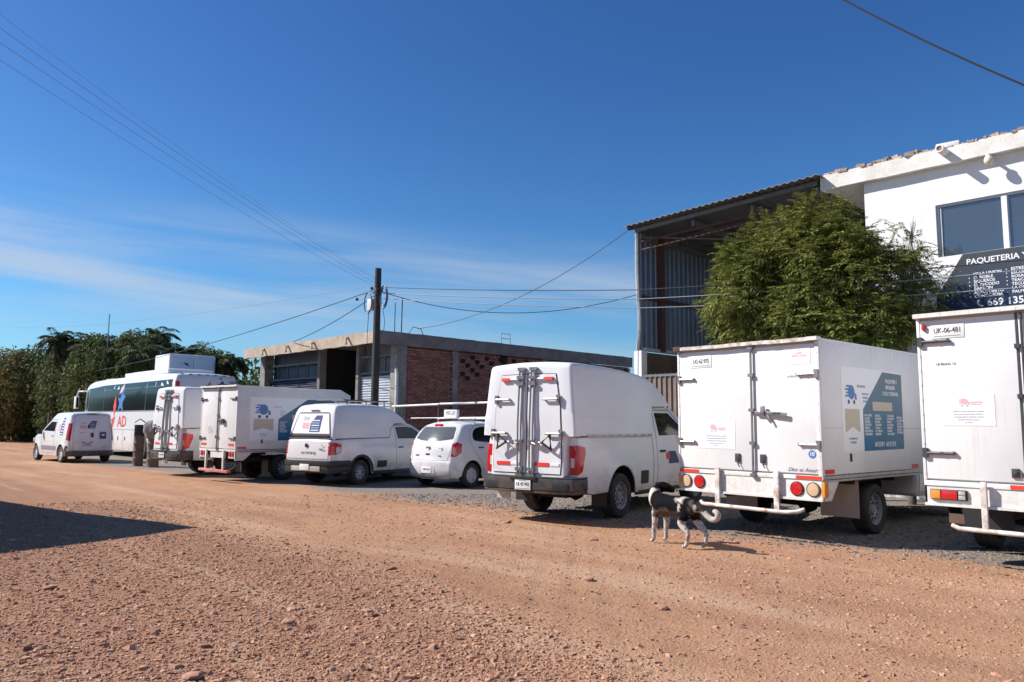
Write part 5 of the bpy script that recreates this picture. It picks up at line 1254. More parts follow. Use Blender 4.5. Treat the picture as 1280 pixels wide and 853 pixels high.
# plain house outside the frame on the left whose roof corner throws the big shadow on the gravel
def side_house():
    t = thing('plain_house', 'plain flat roofed block house whose roof throws the big shadow on the gravel', 'house', (0, 0, 0))
    c = Vector((-14.95, 1.53, 0)); a = Vector((-.98, -.21, 0)).normalized(); b = Vector((.30, -.95, 0)).normalized()
    P = [c, c+a*16, c+a*16+b*9, c+b*9]; m = sum(P, Vector())/4
    Q = [p+(m-p).normalized()*.5 for p in P]
    MB().prism(Q, (0, 0, 3.72)).build('walls', M['houseoff'], t)
    MB().prism([p+Vector((0, 0, 3.72)) for p in P], (0, 0, .28)).build('roof_slab', M['concrete'], t)
    d = (Q[3]-Q[0]).normalized(); n = Vector((d.y, -d.x, 0)); n = -n if n.x < 0 else n
    for k in (2.5, 6.0):
        p = Q[0]+d*k+n*.01; MB().prism([p+Vector((0, 0, 1)), p+d*1.2+Vector((0, 0, 1)), p+d*1.2+Vector((0, 0, 2.2)), p+Vector((0, 0, 2.2))], n*.05).build('window', M['glass'], t)
side_house()
# ------------------------------------------------------------------ pole and wires
PT = Vector((-19.48, 13.0, 0))
def pole():
    t = thing('utility_pole', 'dark wooden utility pole with meter box and coiled cable, in front of the brick building', 'utility pole', PT)
    MB().lathe([(.001, 0), (.135, 0), (.115, 3), (.098, 6.28), (.001, 6.30)], ax='Z', n=12).build('shaft', M['pole'], t, smooth=40)
    MB().box((-.26, -.05, 5.17), (.24, .16, .36)).build('meter_box', M['meter'], t, bev=.02)
    MB().tube([(-.30+.20*math.cos(a), -.14, 5.22+.33*math.sin(a)) for a in [i*2*PI/18 for i in range(18)]], .018, 6, closed=True).build('cable_coil', M['coil'], t, smooth=50)
    for r, dx in ((.24, .40), (.21, .37), (.27, .38)):
        MB().tube([(dx+r*.75*math.cos(a), -.02-dx*.02, 5.35+r*1.3*math.sin(a)) for a in [i*2*PI/20 for i in range(20)]], .018, 6, closed=True).build('cable_coil', M['coil'], t, smooth=50)
    MB().tube([(.30, 0, 5.0), (.42, 0, 4.6), (.38, 0, 4.3), (.1, 0, 4.15)], .009, 5).tube([(-.3, -.1, 5.0), (-.36, -.1, 4.2), (-.35, -.1, 3.9), (-.1, 0, 3.0)], .010, 5).build('loose_cable', M['wire'], t, smooth=50)
    MB().box((0, 0, 5.55), (.5, .06, .06)).box((.12, -.1, 5.6), (.08, .12, .10)).build('bracket', M['dsteel'], t)
    for i, dx in enumerate((-1.15, -.32)): MB().lathe([(.001, -.05), (.05, -.03), (.05, .03), (.001, .05)], (dx, 0, 5.45+(.25 if i else -.0)), 'Z', 10).build('spacer', M['wire'], t, smooth=50)
pole()
def cable(label, pts, sag, r=.011, m='wire', group='overhead cables'):
    P = []
    for a, b in zip(pts, pts[1:]):
        a, b = Vector(a), Vector(b)
        for i in range(24):
            u = i/24; P.append(a.lerp(b, u)-Vector((0, 0, sag*4*u*(1-u))))
    P.append(Vector(pts[-1]))
    o = MB().tube(P, r, 5).build('cable', M[m], None, smooth=60)
    return tag(o, label, 'cable', group)
H0 = PT+Vector((0, 0, 5.75))
for i, (dz, dx, ex) in enumerate(((.22, 0, 0), (.05, 0, .0), (-.10, 0, .0), (.32, 0, .3))):
    a = H0+Vector((0, 0, dz*.7)); e = Vector((-13.2, 1.96, (7.95, 7.6, 7.42, 8.3)[i])); e = a+(e-a)*1.9
    cable(('highest', 'second', 'third', 'uppermost thin')[i]+' of the cables rising from the pole across the sky', [a, e], (.55, .42, .50, .7)[i], (.0042, .004, .0035, .003)[i], 'wiregrey')
cable('dark cable dropping left from the pole to the houses behind the trees', [H0+Vector((0, 0, -.1)), (-46, 12.5, 4.3)], .25, .014)
cable('dark cable dropping left from the pole onto the roof edge of the brick building', [H0+Vector((0, 0, -.25)), (-28.5, 15.0, 4.83)], .12, .014)
cable('faint thin cable crossing the sky above the trees at the left', [H0+Vector((0, 0, .02)), (-75, 12.9, 9.3)], .5, .008, 'wiregrey')
Zr = [(5.70, 4.83, 4.66), (5.52, 4.60, 4.47), (5.35, 4.38, 4.14)]
for i, (a, b, c) in enumerate(Zr):
    cable(('upper', 'middle', 'lower')[i]+' of the three cables running right from the pole past the white building', [(PT.x, PT.y, a), (-11.1, 14.9, b), (-3.4, 16.5, c), (3.2, 17.7, c+.1)], .05, .011, 'wiregrey' if i else 'wire')
cable('slack cable hanging from the pole to the corner of the metal shed', [(PT.x, PT.y, 5.6), (-13.35, 17.9, 5.35)], .62, .011, 'wire')
cable('rising cable from the brick roof to the top corner of the metal shed', [(-22.2, 16.6, 4.98), (-13.42, 17.8, 7.36)], .55, .011, 'wire')
cable('thick dark cable across the top right corner of the sky', [(-2.95, 6.0, 5.62), (-1.17, 6.0, 3.88), (.2, 6.0, 2.9+.0)], .05, .0075)
# ------------------------------------------------------------------ foliage
def leaves_mesh(name, C, D, Nn, L, Wd, m, parent, droop=.0):
    """C centres (n,3), D leaf direction, Nn normals, L lengths, Wd widths -> folded diamond leaves (2 quads... 2 triangles each)"""
    n = len(C); D = D/np.linalg.norm(D, axis=1, keepdims=True); S = np.cross(D, Nn); S /= np.maximum(1e-6, np.linalg.norm(S, axis=1, keepdims=True))
    L = L[:, None]; Wd = Wd[:, None]
    a = C-D*L*.5; b = C+S*Wd*.5+D*L*.02; c = C+D*L*.5; d = C-S*Wd*.5+D*L*.02
    c = c-np.array([0, 0, 1])*droop*L
    V = np.stack([a, b, c, d], 1).reshape(-1, 3); F = np.arange(4*n).reshape(-1, 4)
    return npmesh(name, V, F, m, parent, 4)
def leafmat(name, c1, c2, c3, rough=.55):
    m = bpy.data.materials.new(name); m.use_nodes = True; nt = m.node_tree; N = nt.nodes; L = nt.links; b = N['Principled BSDF']
    g = N.new('ShaderNodeNewGeometry'); r = N.new('ShaderNodeValToRGB'); e = r.color_ramp.elements
    e[0].color = (*c1, 1); e[1].color = (*c3, 1); e2 = r.color_ramp.elements.new(.55); e2.color = (*c2, 1)
    tc = N.new('ShaderNodeTexCoord'); nz = N.new('ShaderNodeTexNoise'); nz.inputs['Scale'].default_value = .9; nz.inputs['Detail'].default_value = 3; L.new(tc.outputs['Object'], nz.inputs['Vector'])
    ad = N.new('ShaderNodeMath'); ad.operation = 'MULTIPLY_ADD'; L.new(g.outputs['Random Per Island'], ad.inputs[0]); ad.inputs[1].default_value = .55; L.new(nz.outputs['Fac'], ad.inputs[2])
    sb = N.new('ShaderNodeMath'); sb.operation = 'SUBTRACT'; L.new(ad.outputs[0], sb.inputs[0]); sb.inputs[1].default_value = .22
    L.new(sb.outputs[0], r.inputs[0]); L.new(r.outputs[0], b.inputs['Base Color']); b.inputs['Roughness'].default_value = max(.65, rough); b.inputs['Specular IOR Level'].default_value = .25
    tr = N.new('ShaderNodeBsdfTranslucent'); L.new(r.outputs[0], tr.inputs[0]); mx = N.new('ShaderNodeMixShader'); mx.inputs[0].default_value = .22
    L.new(b.outputs[0], mx.inputs[1]); L.new(tr.outputs[0], mx.inputs[2]); L.new(mx.outputs[0], N['Material Output'].inputs['Surface'])
    return m
LF_neem = leafmat('neem_leaves', (.06, .075, .016), (.175, .20, .045), (.34, .35, .10), .7)
LF_dark = leafmat('dark_bush_leaves', (.028, .042, .016), (.08, .105, .034), (.18, .20, .065))
LF_dry = leafmat('dry_bush_leaves', (.06, .055, .018), (.17, .145, .045), (.32, .25, .085))
LF_palm = leafmat('palm_leaves', (.03, .05, .02), (.085, .11, .045), (.19, .21, .095), .65)
LF_light = leafmat('light_green_leaves', (.05, .085, .02), (.10, .15, .04), (.18, .22, .07))
def neem_tree(loc, scale, blobs, nb, label, rs, m=LF_neem, leaf=.085, lw=.026, name='leafy_tree', cat='tree', perfrond=18, trunk_h=2.2):
    rng = np.random.default_rng(rs)
    t = thing(name, label, cat, loc)
    cs = np.array([b[:3] for b in blobs]); rr = np.array([b[3:6] for b in blobs]); wts = rr.prod(1)**.75; wts /= wts.sum()
    nc = max(12, nb//24); kc = rng.choice(len(blobs), nc, p=wts); uc = rng.normal(size=(nc, 3)); uc /= np.linalg.norm(uc, axis=1, keepdims=True)
    cc = cs[kc]+uc*rr[kc]*(rng.uniform(.25, 1.0, (nc, 1))**.5)*rng.uniform(.9, 1.12, (nc, 1)); cr = rng.uniform(.16, .36, nc)
    j_ = rng.integers(0, nc, nb); q = rng.normal(size=(nb, 3)); q /= np.linalg.norm(q, axis=1, keepdims=True)
    base = cc[j_]+q*cr[j_][:, None]*rng.uniform(.3, 1, (nb, 1))*[1, 1, .7]
    u = uc[j_]*.7+q*.8; u /= np.linalg.norm(u, axis=1, keepdims=True)
    dirs = u*[1, 1, .8]+rng.normal(size=(nb, 3))*.45+np.array([0, 0, .12]); dirs /= np.linalg.norm(dirs, axis=1, keepdims=True)
    Lf = rng.uniform(.24, .46, nb)*scale
    Cs = []; Ds = []; Ns = []
    for j in range(perfrond):
        f = (j//2+1)/(perfrond/2); side = 1 if j % 2 else -1
        p = base+dirs*(Lf*f)[:, None]-np.array([0, 0, 1])*(Lf*f*f*.28)[:, None]
        sdir = np.cross(dirs, [0, 0, 1.]); sdir /= np.maximum(1e-6, np.linalg.norm(sdir, axis=1, keepdims=True))
        d = sdir*side*.85+dirs*.6-np.array([0, 0, .35])+rng.normal(size=(nb, 3))*.14
        Cs.append(p+d*leaf*.45*scale); Ds.append(d); Ns.append(np.tile([0, 0, 1.], (nb, 1))+rng.normal(size=(nb, 3))*.35)
    C = np.concatenate(Cs); D = np.concatenate(Ds); Nn = np.concatenate(Ns); n = len(C)
    stuff(leaves_mesh('crown', C, D, Nn, rng.uniform(.8, 1.25, n)*leaf*scale, rng.uniform(.8, 1.3, n)*lw*scale, m, t, .15))
    mb = MB(); top = Vector(cs.mean(0)); mb.tube([(0, 0, 0), (.05, .02, trunk_h*.5), (.0, .05, trunk_h)], .14*scale**5, 10, r2=.09*scale**12)
    for c, r in zip(cs, rr):
        for q in range(3):
            e = Vector(c)+Vector(rng.normal(size=3))*.22*float(min(r)); a = Vector((0, .05, trunk_h)); mid = a.lerp(e, .5)+Vector((rng.normal()*.12, rng.normal()*.12, .1)); mb.tube([a, mid, e], .055*scale**12, 6, r2=.010*scale**8)
            for z in range(2):
                e2 = e+Vector(rng.normal(size=3))*float(min(r))*.3; mb.tube([mid.lerp(e, .6), e2], .02*scale**12, 5, r2=.006*scale**6)
    mb.build('trunk', M['bark'], t, smooth=50)
    return t
# neem-like tree in front of the shed / white building (local coordinates about its trunk)
neem_tree((-7.4, 16.1, .06), 1.0, [(-.2, .0, 4.6, 1.75, 1.1, 1.35), (-1.2, -.1, 4.5, 1.2, .9, 1.15), (.3, .1, 5.35, 1.1, .85, .95), (.95, -.1, 4.6, 1.0, .8, .9), (-.9, 0, 5.25, .8, .7, .65), (.1, -.2, 3.5, 1.8, 1.0, .9), (1.35, -.2, 3.7, .75, .7, .75), (-1.6, -.1, 3.75, .6, .6, .8), (1.65, -.1, 4.2, .45, .5, .7), (1.0, -.1, 5.2, .5, .5, .5), (-.5, -.1, 5.75, .7, .6, .5), (-1.75, -.1, 5.35, .42, .4, .35), (-2.05, -.1, 4.7, .3, .3, .35), (.5, -.1, 5.95, .6, .5, .35), (-.2, -.5, 4.6, 1.6, .6, 1.2)], 8500, 'large leafy green tree between the metal shed and the white building', 3)
neem_tree((-5.6, 16.6, 0), .9, [(.15, -.1, 5.35, .30, .3, .55), (.35, -.1, 5.75, .22, .2, .45), (.0, 0, 4.7, .45, .35, .5), (.45, 0, 4.7, .35, .3, .4), (.1, 0, 4.0, .55, .4, .5)], 750, 'thin sparse young tree in front of the white wall beside the large leafy tree', 9, trunk_h=3.2)
def bush_tree(loc, blobs, n, size, m, label, rs, name='bush_tree', group='trees behind the coach', cat='tree'):
    rng = np.random.default_rng(rs); t = thing(name, label, cat, loc, 0, group)
    cs = np.array([b[:3] for b in blobs]); rr = np.array([b[3:6] for b in blobs]); wts = (rr.prod(1))**.67; wts /= wts.sum()
    k = rng.choice(len(blobs), n, p=wts); u = rng.normal(size=(n, 3)); u /= np.linalg.norm(u, axis=1, keepdims=True)
    sub = rng.normal(size=(60, 3)); sub /= np.linalg.norm(sub, axis=1, keepdims=True)
    near = np.argmax(u@sub.T, 1); lump = .82+.30*((near*37 % 60)/60)
    C = cs[k]+u*rr[k]*(rng.uniform(.45, 1, (n, 1))**.5)*lump[:, None]
    C[:, 2] = np.maximum(C[:, 2], .1)
    D = u+rng.normal(size=(n, 3))*.8-np.array([0, 0, .3])
    stuff(leaves_mesh('crown', C, D, u+rng.normal(size=(n, 3))*.6, rng.uniform(.6, 1.5, n)*size, rng.uniform(.6, 1.3, n)*size*.42, m, t, .2))
    mb = MB(); zt = cs[:, 2].min()
    mb.tube([(0, 0, 0), (.1, 0, zt*.6), (0, .1, zt)], .22, 8, r2=.14)
    for c in cs:
        mb.tube([(0, .1, zt*.8), tuple((Vector((0, .1, zt))+Vector(c))/2+Vector((.1, 0, .2))), tuple(c)], .10, 6, r2=.03)
    mb.build('trunk', M['bark'], t, smooth=50); return t
def palm(loc, h, nf, fl, label, rs, lean=(0, 0), dead=4, group='palm trees behind the coach'):
    rng = np.random.default_rng(rs); t = thing('palm_tree', label, 'palm tree', loc, 0, group)
    tp = Vector((lean[0], lean[1], h)); mb = MB(); mb.tube([(0, 0, 0), (lean[0]*.3, lean[1]*.3, h*.5), tp], .17, 10, r2=.12); mb.build('trunk', M['bark'], t, smooth=50)
    C = []; D = []; Nn = []; Ls = []; sp = MB()
    for i in range(nf+dead):
        a = rng.uniform(0, 2*PI); el = rng.uniform(-.1, 1.25) if i < nf else rng.uniform(-1.2, -.6); L = fl*rng.uniform(.8, 1.1); p = np.array(tp)+0.; d = np.array([math.cos(a)*math.cos(el), math.sin(a)*math.cos(el), math.sin(el)]); pts = [p.copy()]
        N_ = 22
        for s in range(N_):
            d = d+np.array([0, 0, -.062-.03*s/N_*2]); d /= np.linalg.norm(d); p = p+d*L/N_; pts.append(p.copy())
            if s > 1:
                sd = np.cross(d, [0, 0, 1.]); sd /= max(1e-6, np.linalg.norm(sd))
                for sg in (-1, 1):
                    for q in (0, .5):
                        dd = sd*sg*.8+d*.7+np.array([0, 0, -.35])+rng.normal(size=3)*.12; ll = fl*.26*math.sin(PI*min(1, (s+2)/N_*.9+.08))+.1
                        dd /= np.linalg.norm(dd); C.append(p-d*L/N_*q+dd*ll*.5); D.append(dd); Nn.append(np.array([0, 0, 1.])+rng.normal(size=3)*.2); Ls.append(ll)
        sp.tube([tuple(x) for x in pts[::3]], .022, 4, r2=.008)
    Ls = np.array(Ls)
    stuff(leaves_mesh('crown', np.array(C), np.array(D), np.array(Nn), Ls, np.full(len(Ls), .065), LF_palm, t, .15)); stuff(sp.build('frond_stems', LF_palm, t))
    return t
def aty(px, py, Y):
    cm = SC.camera.matrix_world; v = cm.to_3x3() @ Vector(((px-640)/950, -(py-426.5)/950, -1)); k = Y/v.y; return Vector((0, 0, 1.53))+v*k
bl = [  # px centre, py top, Y, half width m, material, label
 (-45, 436, 12.5, 5, 'dry', 'yellowish bushy tree at the far left edge, mostly outside the frame'),
 (10, 436, 12.2, 4.4, 'dry', 'olive yellow bushy tree at the left edge of the photo'),
 (48, 432, 14, 4.4, 'dark', 'dark bushy tree second from the left edge above the black car'),
 (88, 428, 14.5, 3.6, 'dark', 'dark green bushy tree behind the small delivery van'),
 (126, 415, 14.5, 3.6, 'dark', 'dark green bushy tree above the front of the coach'),
 (165, 414, 15.5, 3.2, 'dark', 'tall dark green tree above the middle of the coach'),
 (205, 430, 17.5, 3.0, 'dark', 'dark tree directly behind the white box trailer'),
 (248, 430, 19, 2.6, 'light', 'light green tree behind the right end of the white box trailer'),
 (272, 436, 20, 2.4, 'light', 'light green bushy tree between the trailer and the brick building'),
]
for i, (px, py, Y, hw, mt, lb) in enumerate(bl):
    p = aty(px, py-4, Y); h = p.z; r = np.random.default_rng(40+i)
    bb = [(0, 0, h*.55, hw*.85, hw*.6, h*.42), (-hw*.5, .3, h*.5, hw*.6, hw*.5, h*.36), (hw*.5, -.3, h*.52, hw*.6, hw*.5, h*.38), (r.uniform(-1, 1), 0, h*.80, hw*.42, hw*.4, h*.18), (0, 0, h*.25, hw*.9, hw*.5, h*.25)]
    bush_tree((p.x, p.y, 0), bb, 15000 if i < 6 else 11000, .25 if Y < 16 else .22, {'dry': LF_dry, 'dark': LF_dark, 'light': LF_light}[mt], lb, 70+i)
for i, (px, py, Y, fl, nf, lb) in enumerate([
 (70, 428, 13.2, 2.4, 10, 'slim palm with a short tuft above the left trees'),
 (86, 430, 14, 2.6, 14, 'palm with drooping fronds left of the antenna'),
 (118, 440, 14.2, 3.0, 20, 'leaning palm whose crown shows beside the antenna'),
 (147, 442, 14.6, 3.0, 20, 'broad palm above the front half of the coach'),
 (176, 446, 15, 3.0, 20, 'broad palm above the rear half of the coach'),
 (196, 424, 17, 2.8, 18, 'tall palm just left of the white box trailer'),
 (232, 444, 18, 2.4, 16, 'palm half hidden behind the white box trailer'),
 (264, 454, 17, 2.0, 16, 'palm at the right end of the white box trailer'),
 (286, 455, 17.5, 2.2, 14, 'drooping palm just left of the brick building')]):
    p = aty(px, py, Y); palm((p.x, p.y, 0), p.z+.10, nf+8, fl*.58, lb, 90+i)
for i, (x, y, hw, h) in enumerate([(-68, -5, 4, 6.5), (-78, -9, 5, 7.5), (-88, -7, 5, 6.5), (-100, -12, 6, 8), (-118, -14, 7, 8)]):
    bush_tree((x, y, 0), [(0, 0, h*.55, hw*.85, hw*.6, h*.42), (-hw*.5, .3, h*.5, hw*.6, hw*.5, h*.36), (hw*.5, -.3, h*.45, hw*.6, hw*.5, h*.34)], 3500, .5, LF_dark, ('nearest', 'second nearest', 'middle', 'second farthest', 'farthest')[i]+' of the bushy trees across the yard, reflected in the coach windows', 150+i, group='trees across the yard')
def antenna():
    t = thing('antenna_mast', 'thin antenna mast rising above the palms over the coach', 'antenna', aty(137, 540, 14)*1.0)
    p = aty(137, 393, 14); t.location = (p.x, p.y, 0); MB().tube([(0, 0, 0), (0, 0, p.z)], .05, 6, r2=.03).build('mast', M['wiregrey'], t); MB().tube([(0, 0, p.z*.8), (-.5, 0, p.z*.8)], .02, 5).build('arm', M['wiregrey'], t)
antenna()
def back_wall():
    t = thing('boundary_wall', 'low brown boundary wall under the trees at the far left', 'wall', (0, 0, 0))
    beam_strip(MB(), (-120, 14.2, 1.15), (-46, 14.2, 1.15), (.2, 2.3), 30, .05).build('wall', M['wallb'], t)
back_wall()
def distant_wood():
    rng = np.random.default_rng(5); n = 40000; C = np.stack([rng.uniform(-170, -52, n), rng.uniform(20, 34, n), np.zeros(n)], 1)
    C[:, 2] = rng.uniform(0, 1, n)**.7*(5.6+1.0*np.sin(C[:, 0]*.35)+.6*np.sin(C[:, 0]*.9))
    D = rng.normal(size=(n, 3)); o = leaves_mesh('distant_wood', C, D, rng.normal(size=(n, 3)), rng.uniform(.3, .7, n), rng.uniform(.16, .34, n), LF_dark, None)
    tag(stuff(o), 'dark mass of far trees filling the gaps behind the palms', 'wood')
distant_wood()
# ------------------------------------------------------------------ dog
def dog():
    J = {  # name: (x forward, y left, z, rx)
     'pelvis': (-.30, 0, .525, 0.144), 'rump': (-.39, 0, .515, 0.112), 'loin': (-.14, 0, .525, 0.141), 'belly': (.02, 0, .505, 0.166), 'chest': (.18, 0, .485, 0.190), 'should': (.29, 0, .52, 0.155),
     'neck0': (.36, -.0, .60, .092), 'neck1': (.385, -.05, .665, .078), 'head0': (.345, -.125, .720, .084), 'head1': (.285, -.16, .710, .072), 'muz': (.215, -.185, .680, .042), 'nose': (.170, -.198, .668, .030),
     'tail0': (-.49, 0, .50, .040), 'tail1': (-.56, -.01, .43, .040), 'tail2': (-.64, -.02, .38, .042), 'tail3': (-.72, -.03, .40, .045), 'tail4': (-.735, -.03, .465, .046), 'tail5': (-.675, -.035, .50, .036), 'tail6': (-.635, -.035, .475, .018)}
    E = [('pelvis', 'rump'), ('pelvis', 'loin'), ('loin', 'belly'), ('belly', 'chest'), ('chest', 'should'), ('should', 'neck0'), ('neck0', 'neck1'), ('neck1', 'head0'), ('head0', 'head1'), ('head1', 'muz'), ('muz', 'nose'),
         ('rump', 'tail0'), ('tail0', 'tail1'), ('tail1', 'tail2'), ('tail2', 'tail3'), ('tail3', 'tail4'), ('tail4', 'tail5'), ('tail5', 'tail6')]
    for s, fx, hx in ((1, .02, .03), (-1, -.01, -.09)):
        n = 'L' if s > 0 else 'R'
        J.update({f'sh{n}': (.27, s*.085, .42, .070), f'el{n}': (.225+fx*.5, s*.095, .315, .046), f'wr{n}': (.25+fx, s*.095, .155, .031), f'pa{n}': (.250+fx, s*.095, .045, .027), f'fp{n}': (.315+fx, s*.095, .020, .023)})
        E += [('chest', f'sh{n}'), (f'sh{n}', f'el{n}'), (f'el{n}', f'wr{n}'), (f'wr{n}', f'pa{n}'), (f'pa{n}', f'fp{n}')]
        J.update({f'th{n}': (-.315, s*.085, .42, .095), f'kn{n}': (-.235+hx, s*.10, .315, .058), f'ho{n}': (-.385+hx, s*.10, .190, .031), f'hp{n}': (-.350+hx, s*.10, .045, .027), f'ht{n}': (-.280+hx, s*.10, .020, .023)})
        E += [('pelvis', f'th{n}'), (f'th{n}', f'kn{n}'), (f'kn{n}', f'ho{n}'), (f'ho{n}', f'hp{n}'), (f'hp{n}', f'ht{n}')]
    names = list(J); idx = {n: i for i, n in enumerate(names)}
    me = bpy.data.meshes.new('dog'); me.from_pydata([J[n][:3] for n in names], [(idx[a], idx[b]) for a, b in E], [])
    o = bpy.data.objects.new('tmp', me); COL.objects.link(o)
    sk = o.modifiers.new('s', 'SKIN'); sk.use_smooth_shade = True; sk.branch_smoothing = .6
    for i, n in enumerate(names):
        v = me.skin_vertices[0].data[i]; r = J[n][3]; v.radius = (r, r*(1.12 if n in ('chest', 'belly', 'loin', 'should') else 1)); v.use_root = (n == 'pelvis')
    ss = o.modifiers.new('b', 'SUBSURF'); ss.levels = 2; ss.render_levels = 2
    bpy.context.view_layer.update()
    dg = bpy.context.evaluated_depsgraph_get(); m2 = bpy.data.meshes.new_from_object(o.evaluated_get(dg)); bpy.data.objects.remove(o)
    bm = bmesh.new(); bm.from_mesh(m2)
    cl = bm.verts.layers.float_color.new('fur')
    for v in bm.verts:
        if v.co.z > .30 and abs(v.co.x) < .6: v.co += v.normal*mnoise.noise(v.co*22)*.005
    for v in bm.verts:
        x, y, z = v.co; nz = mnoise.noise(v.co*9)*.04; nz2 = mnoise.noise(v.co*38)
        c = (.62, .56, .51)            # white fur
        speck = (.16, .13, .12)
        if z < .30 and nz2 > .22: c = (.26, .20, .18)
        if -.12 < x < .335 and z > .44+nz*.8 : c = (.008, .008, .010)                     # saddle
        if -.43 < x < -.19 and z > .34+nz and not (-.235 < x+nz*.4 < -.19): c = (.008, .007, .009)    # rump patch
        if -.20 < x < -.11: c = (.52, .46, .42) if z > .58 and x < -.15 else ((.008, .008, .01) if z > .45 else (.20, .14, .10))
        if x > -.22 and x < .25 and z < .445 and z > .33: c = (.14, .10, .08)                        # brindled belly
        if x < -.36 and z > .36 and nz2 > .15 and x > -.5: c = (.12, .09, .075)
        if z > .625 and y < -.03: c = (.007, .006, .007)                                            # black head
        if x > .30 and z > .50 and y > -.10 and z < .69 and x+z*.2 > .44: c = (.60, .54, .50)           # white neck and chest
        if x > .33: c = (.58, .52, .48) if z < .70 else (.007, .006, .007)
        if y < -.172 and x < .24 and nz2 > -.1 and z < .675: c = (.06, .045, .04)
        if x < -.49: c = (.52, .46, .41)
        if x < -.44 and z > .47 and x > -.55: c = (.05, .04, .04)
        v[cl] = (*c, 1)
    bm.to_mesh(m2); bm.free()
    m = bpy.data.materials.new('dog_fur'); m.use_nodes = True; nt = m.node_tree; b = nt.nodes['Principled BSDF']; a = nt.nodes.new('ShaderNodeVertexColor'); a.layer_name = 'fur'
    nz = nt.nodes.new('ShaderNodeTexNoise'); nz.inputs['Scale'].default_value = 90; tc = nt.nodes.new('ShaderNodeTexCoord'); nt.links.new(tc.outputs['Object'], nz.inputs['Vector'])
    mx = nt.nodes.new('ShaderNodeMixRGB'); mx.blend_type = 'MULTIPLY'; mx.inputs[0].default_value = .35; nt.links.new(a.outputs[0], mx.inputs[1]); nt.links.new(nz.outputs['Color'], mx.inputs[2])
    nt.links.new(mx.outputs[0], b.inputs['Base Color']); b.inputs['Roughness'].default_value = .8; b.inputs['Specular IOR Level'].default_value = .05
    bp = nt.nodes.new('ShaderNodeBump'); bp.inputs['Strength'].default_value = .25; bp.inputs['Distance'].default_value = .004; nt.links.new(nz.outputs['Fac'], bp.inputs['Height']); nt.links.new(bp.outputs[0], b.inputs['Normal'])
    m2.materials.clear(); m2.materials.append(m); shade(m2, 180)
    t = thing('dog', 'black and white dog with curled tail standing on the gravel looking back over its shoulder', 'dog', (-5.78, 8.50, 0), math.radians(169))
    ob = bpy.data.objects.new('body', m2); COL.objects.link(ob); ob.parent = t
    mb = MB()
    for y0, dx in ((-.095, .03), (-.155, -.02)):
        pass
    for c, tipd in (((.385, -.115, .765), (.05, .03, .015)), ((.31, -.185, .755), (-.0, -.07, -.0))):
        c = Vector(c); tp = c+Vector(tipd)+Vector((0, 0, -.035))
        mb.prism([c+Vector((-.035, .012, 0)), c+Vector((.03, -.008, .004)), tp], (.0, .008, .012))
    mb.build('ear', mat('ear_fur', (.022, .02, .022), .85), t, bev=.004)
    MB().lathe([(.001, -.014), (.014, -.008), (.016, .004), (.001, .014)], (.142, -.207, .676), 'X', 10).build('nose', M['black'], t, smooth=60)
    for c in ((.262, -.222, .735), (.235, -.112, .735)): MB().lathe([(.001, -.010), (.009, -.004), (.009, .004), (.001, .010)], c, 'Z', 10).build('eye', M['glass'], t, smooth=60)
    t.scale = (1.0, 1.0, 1.0)
    return t
dog()
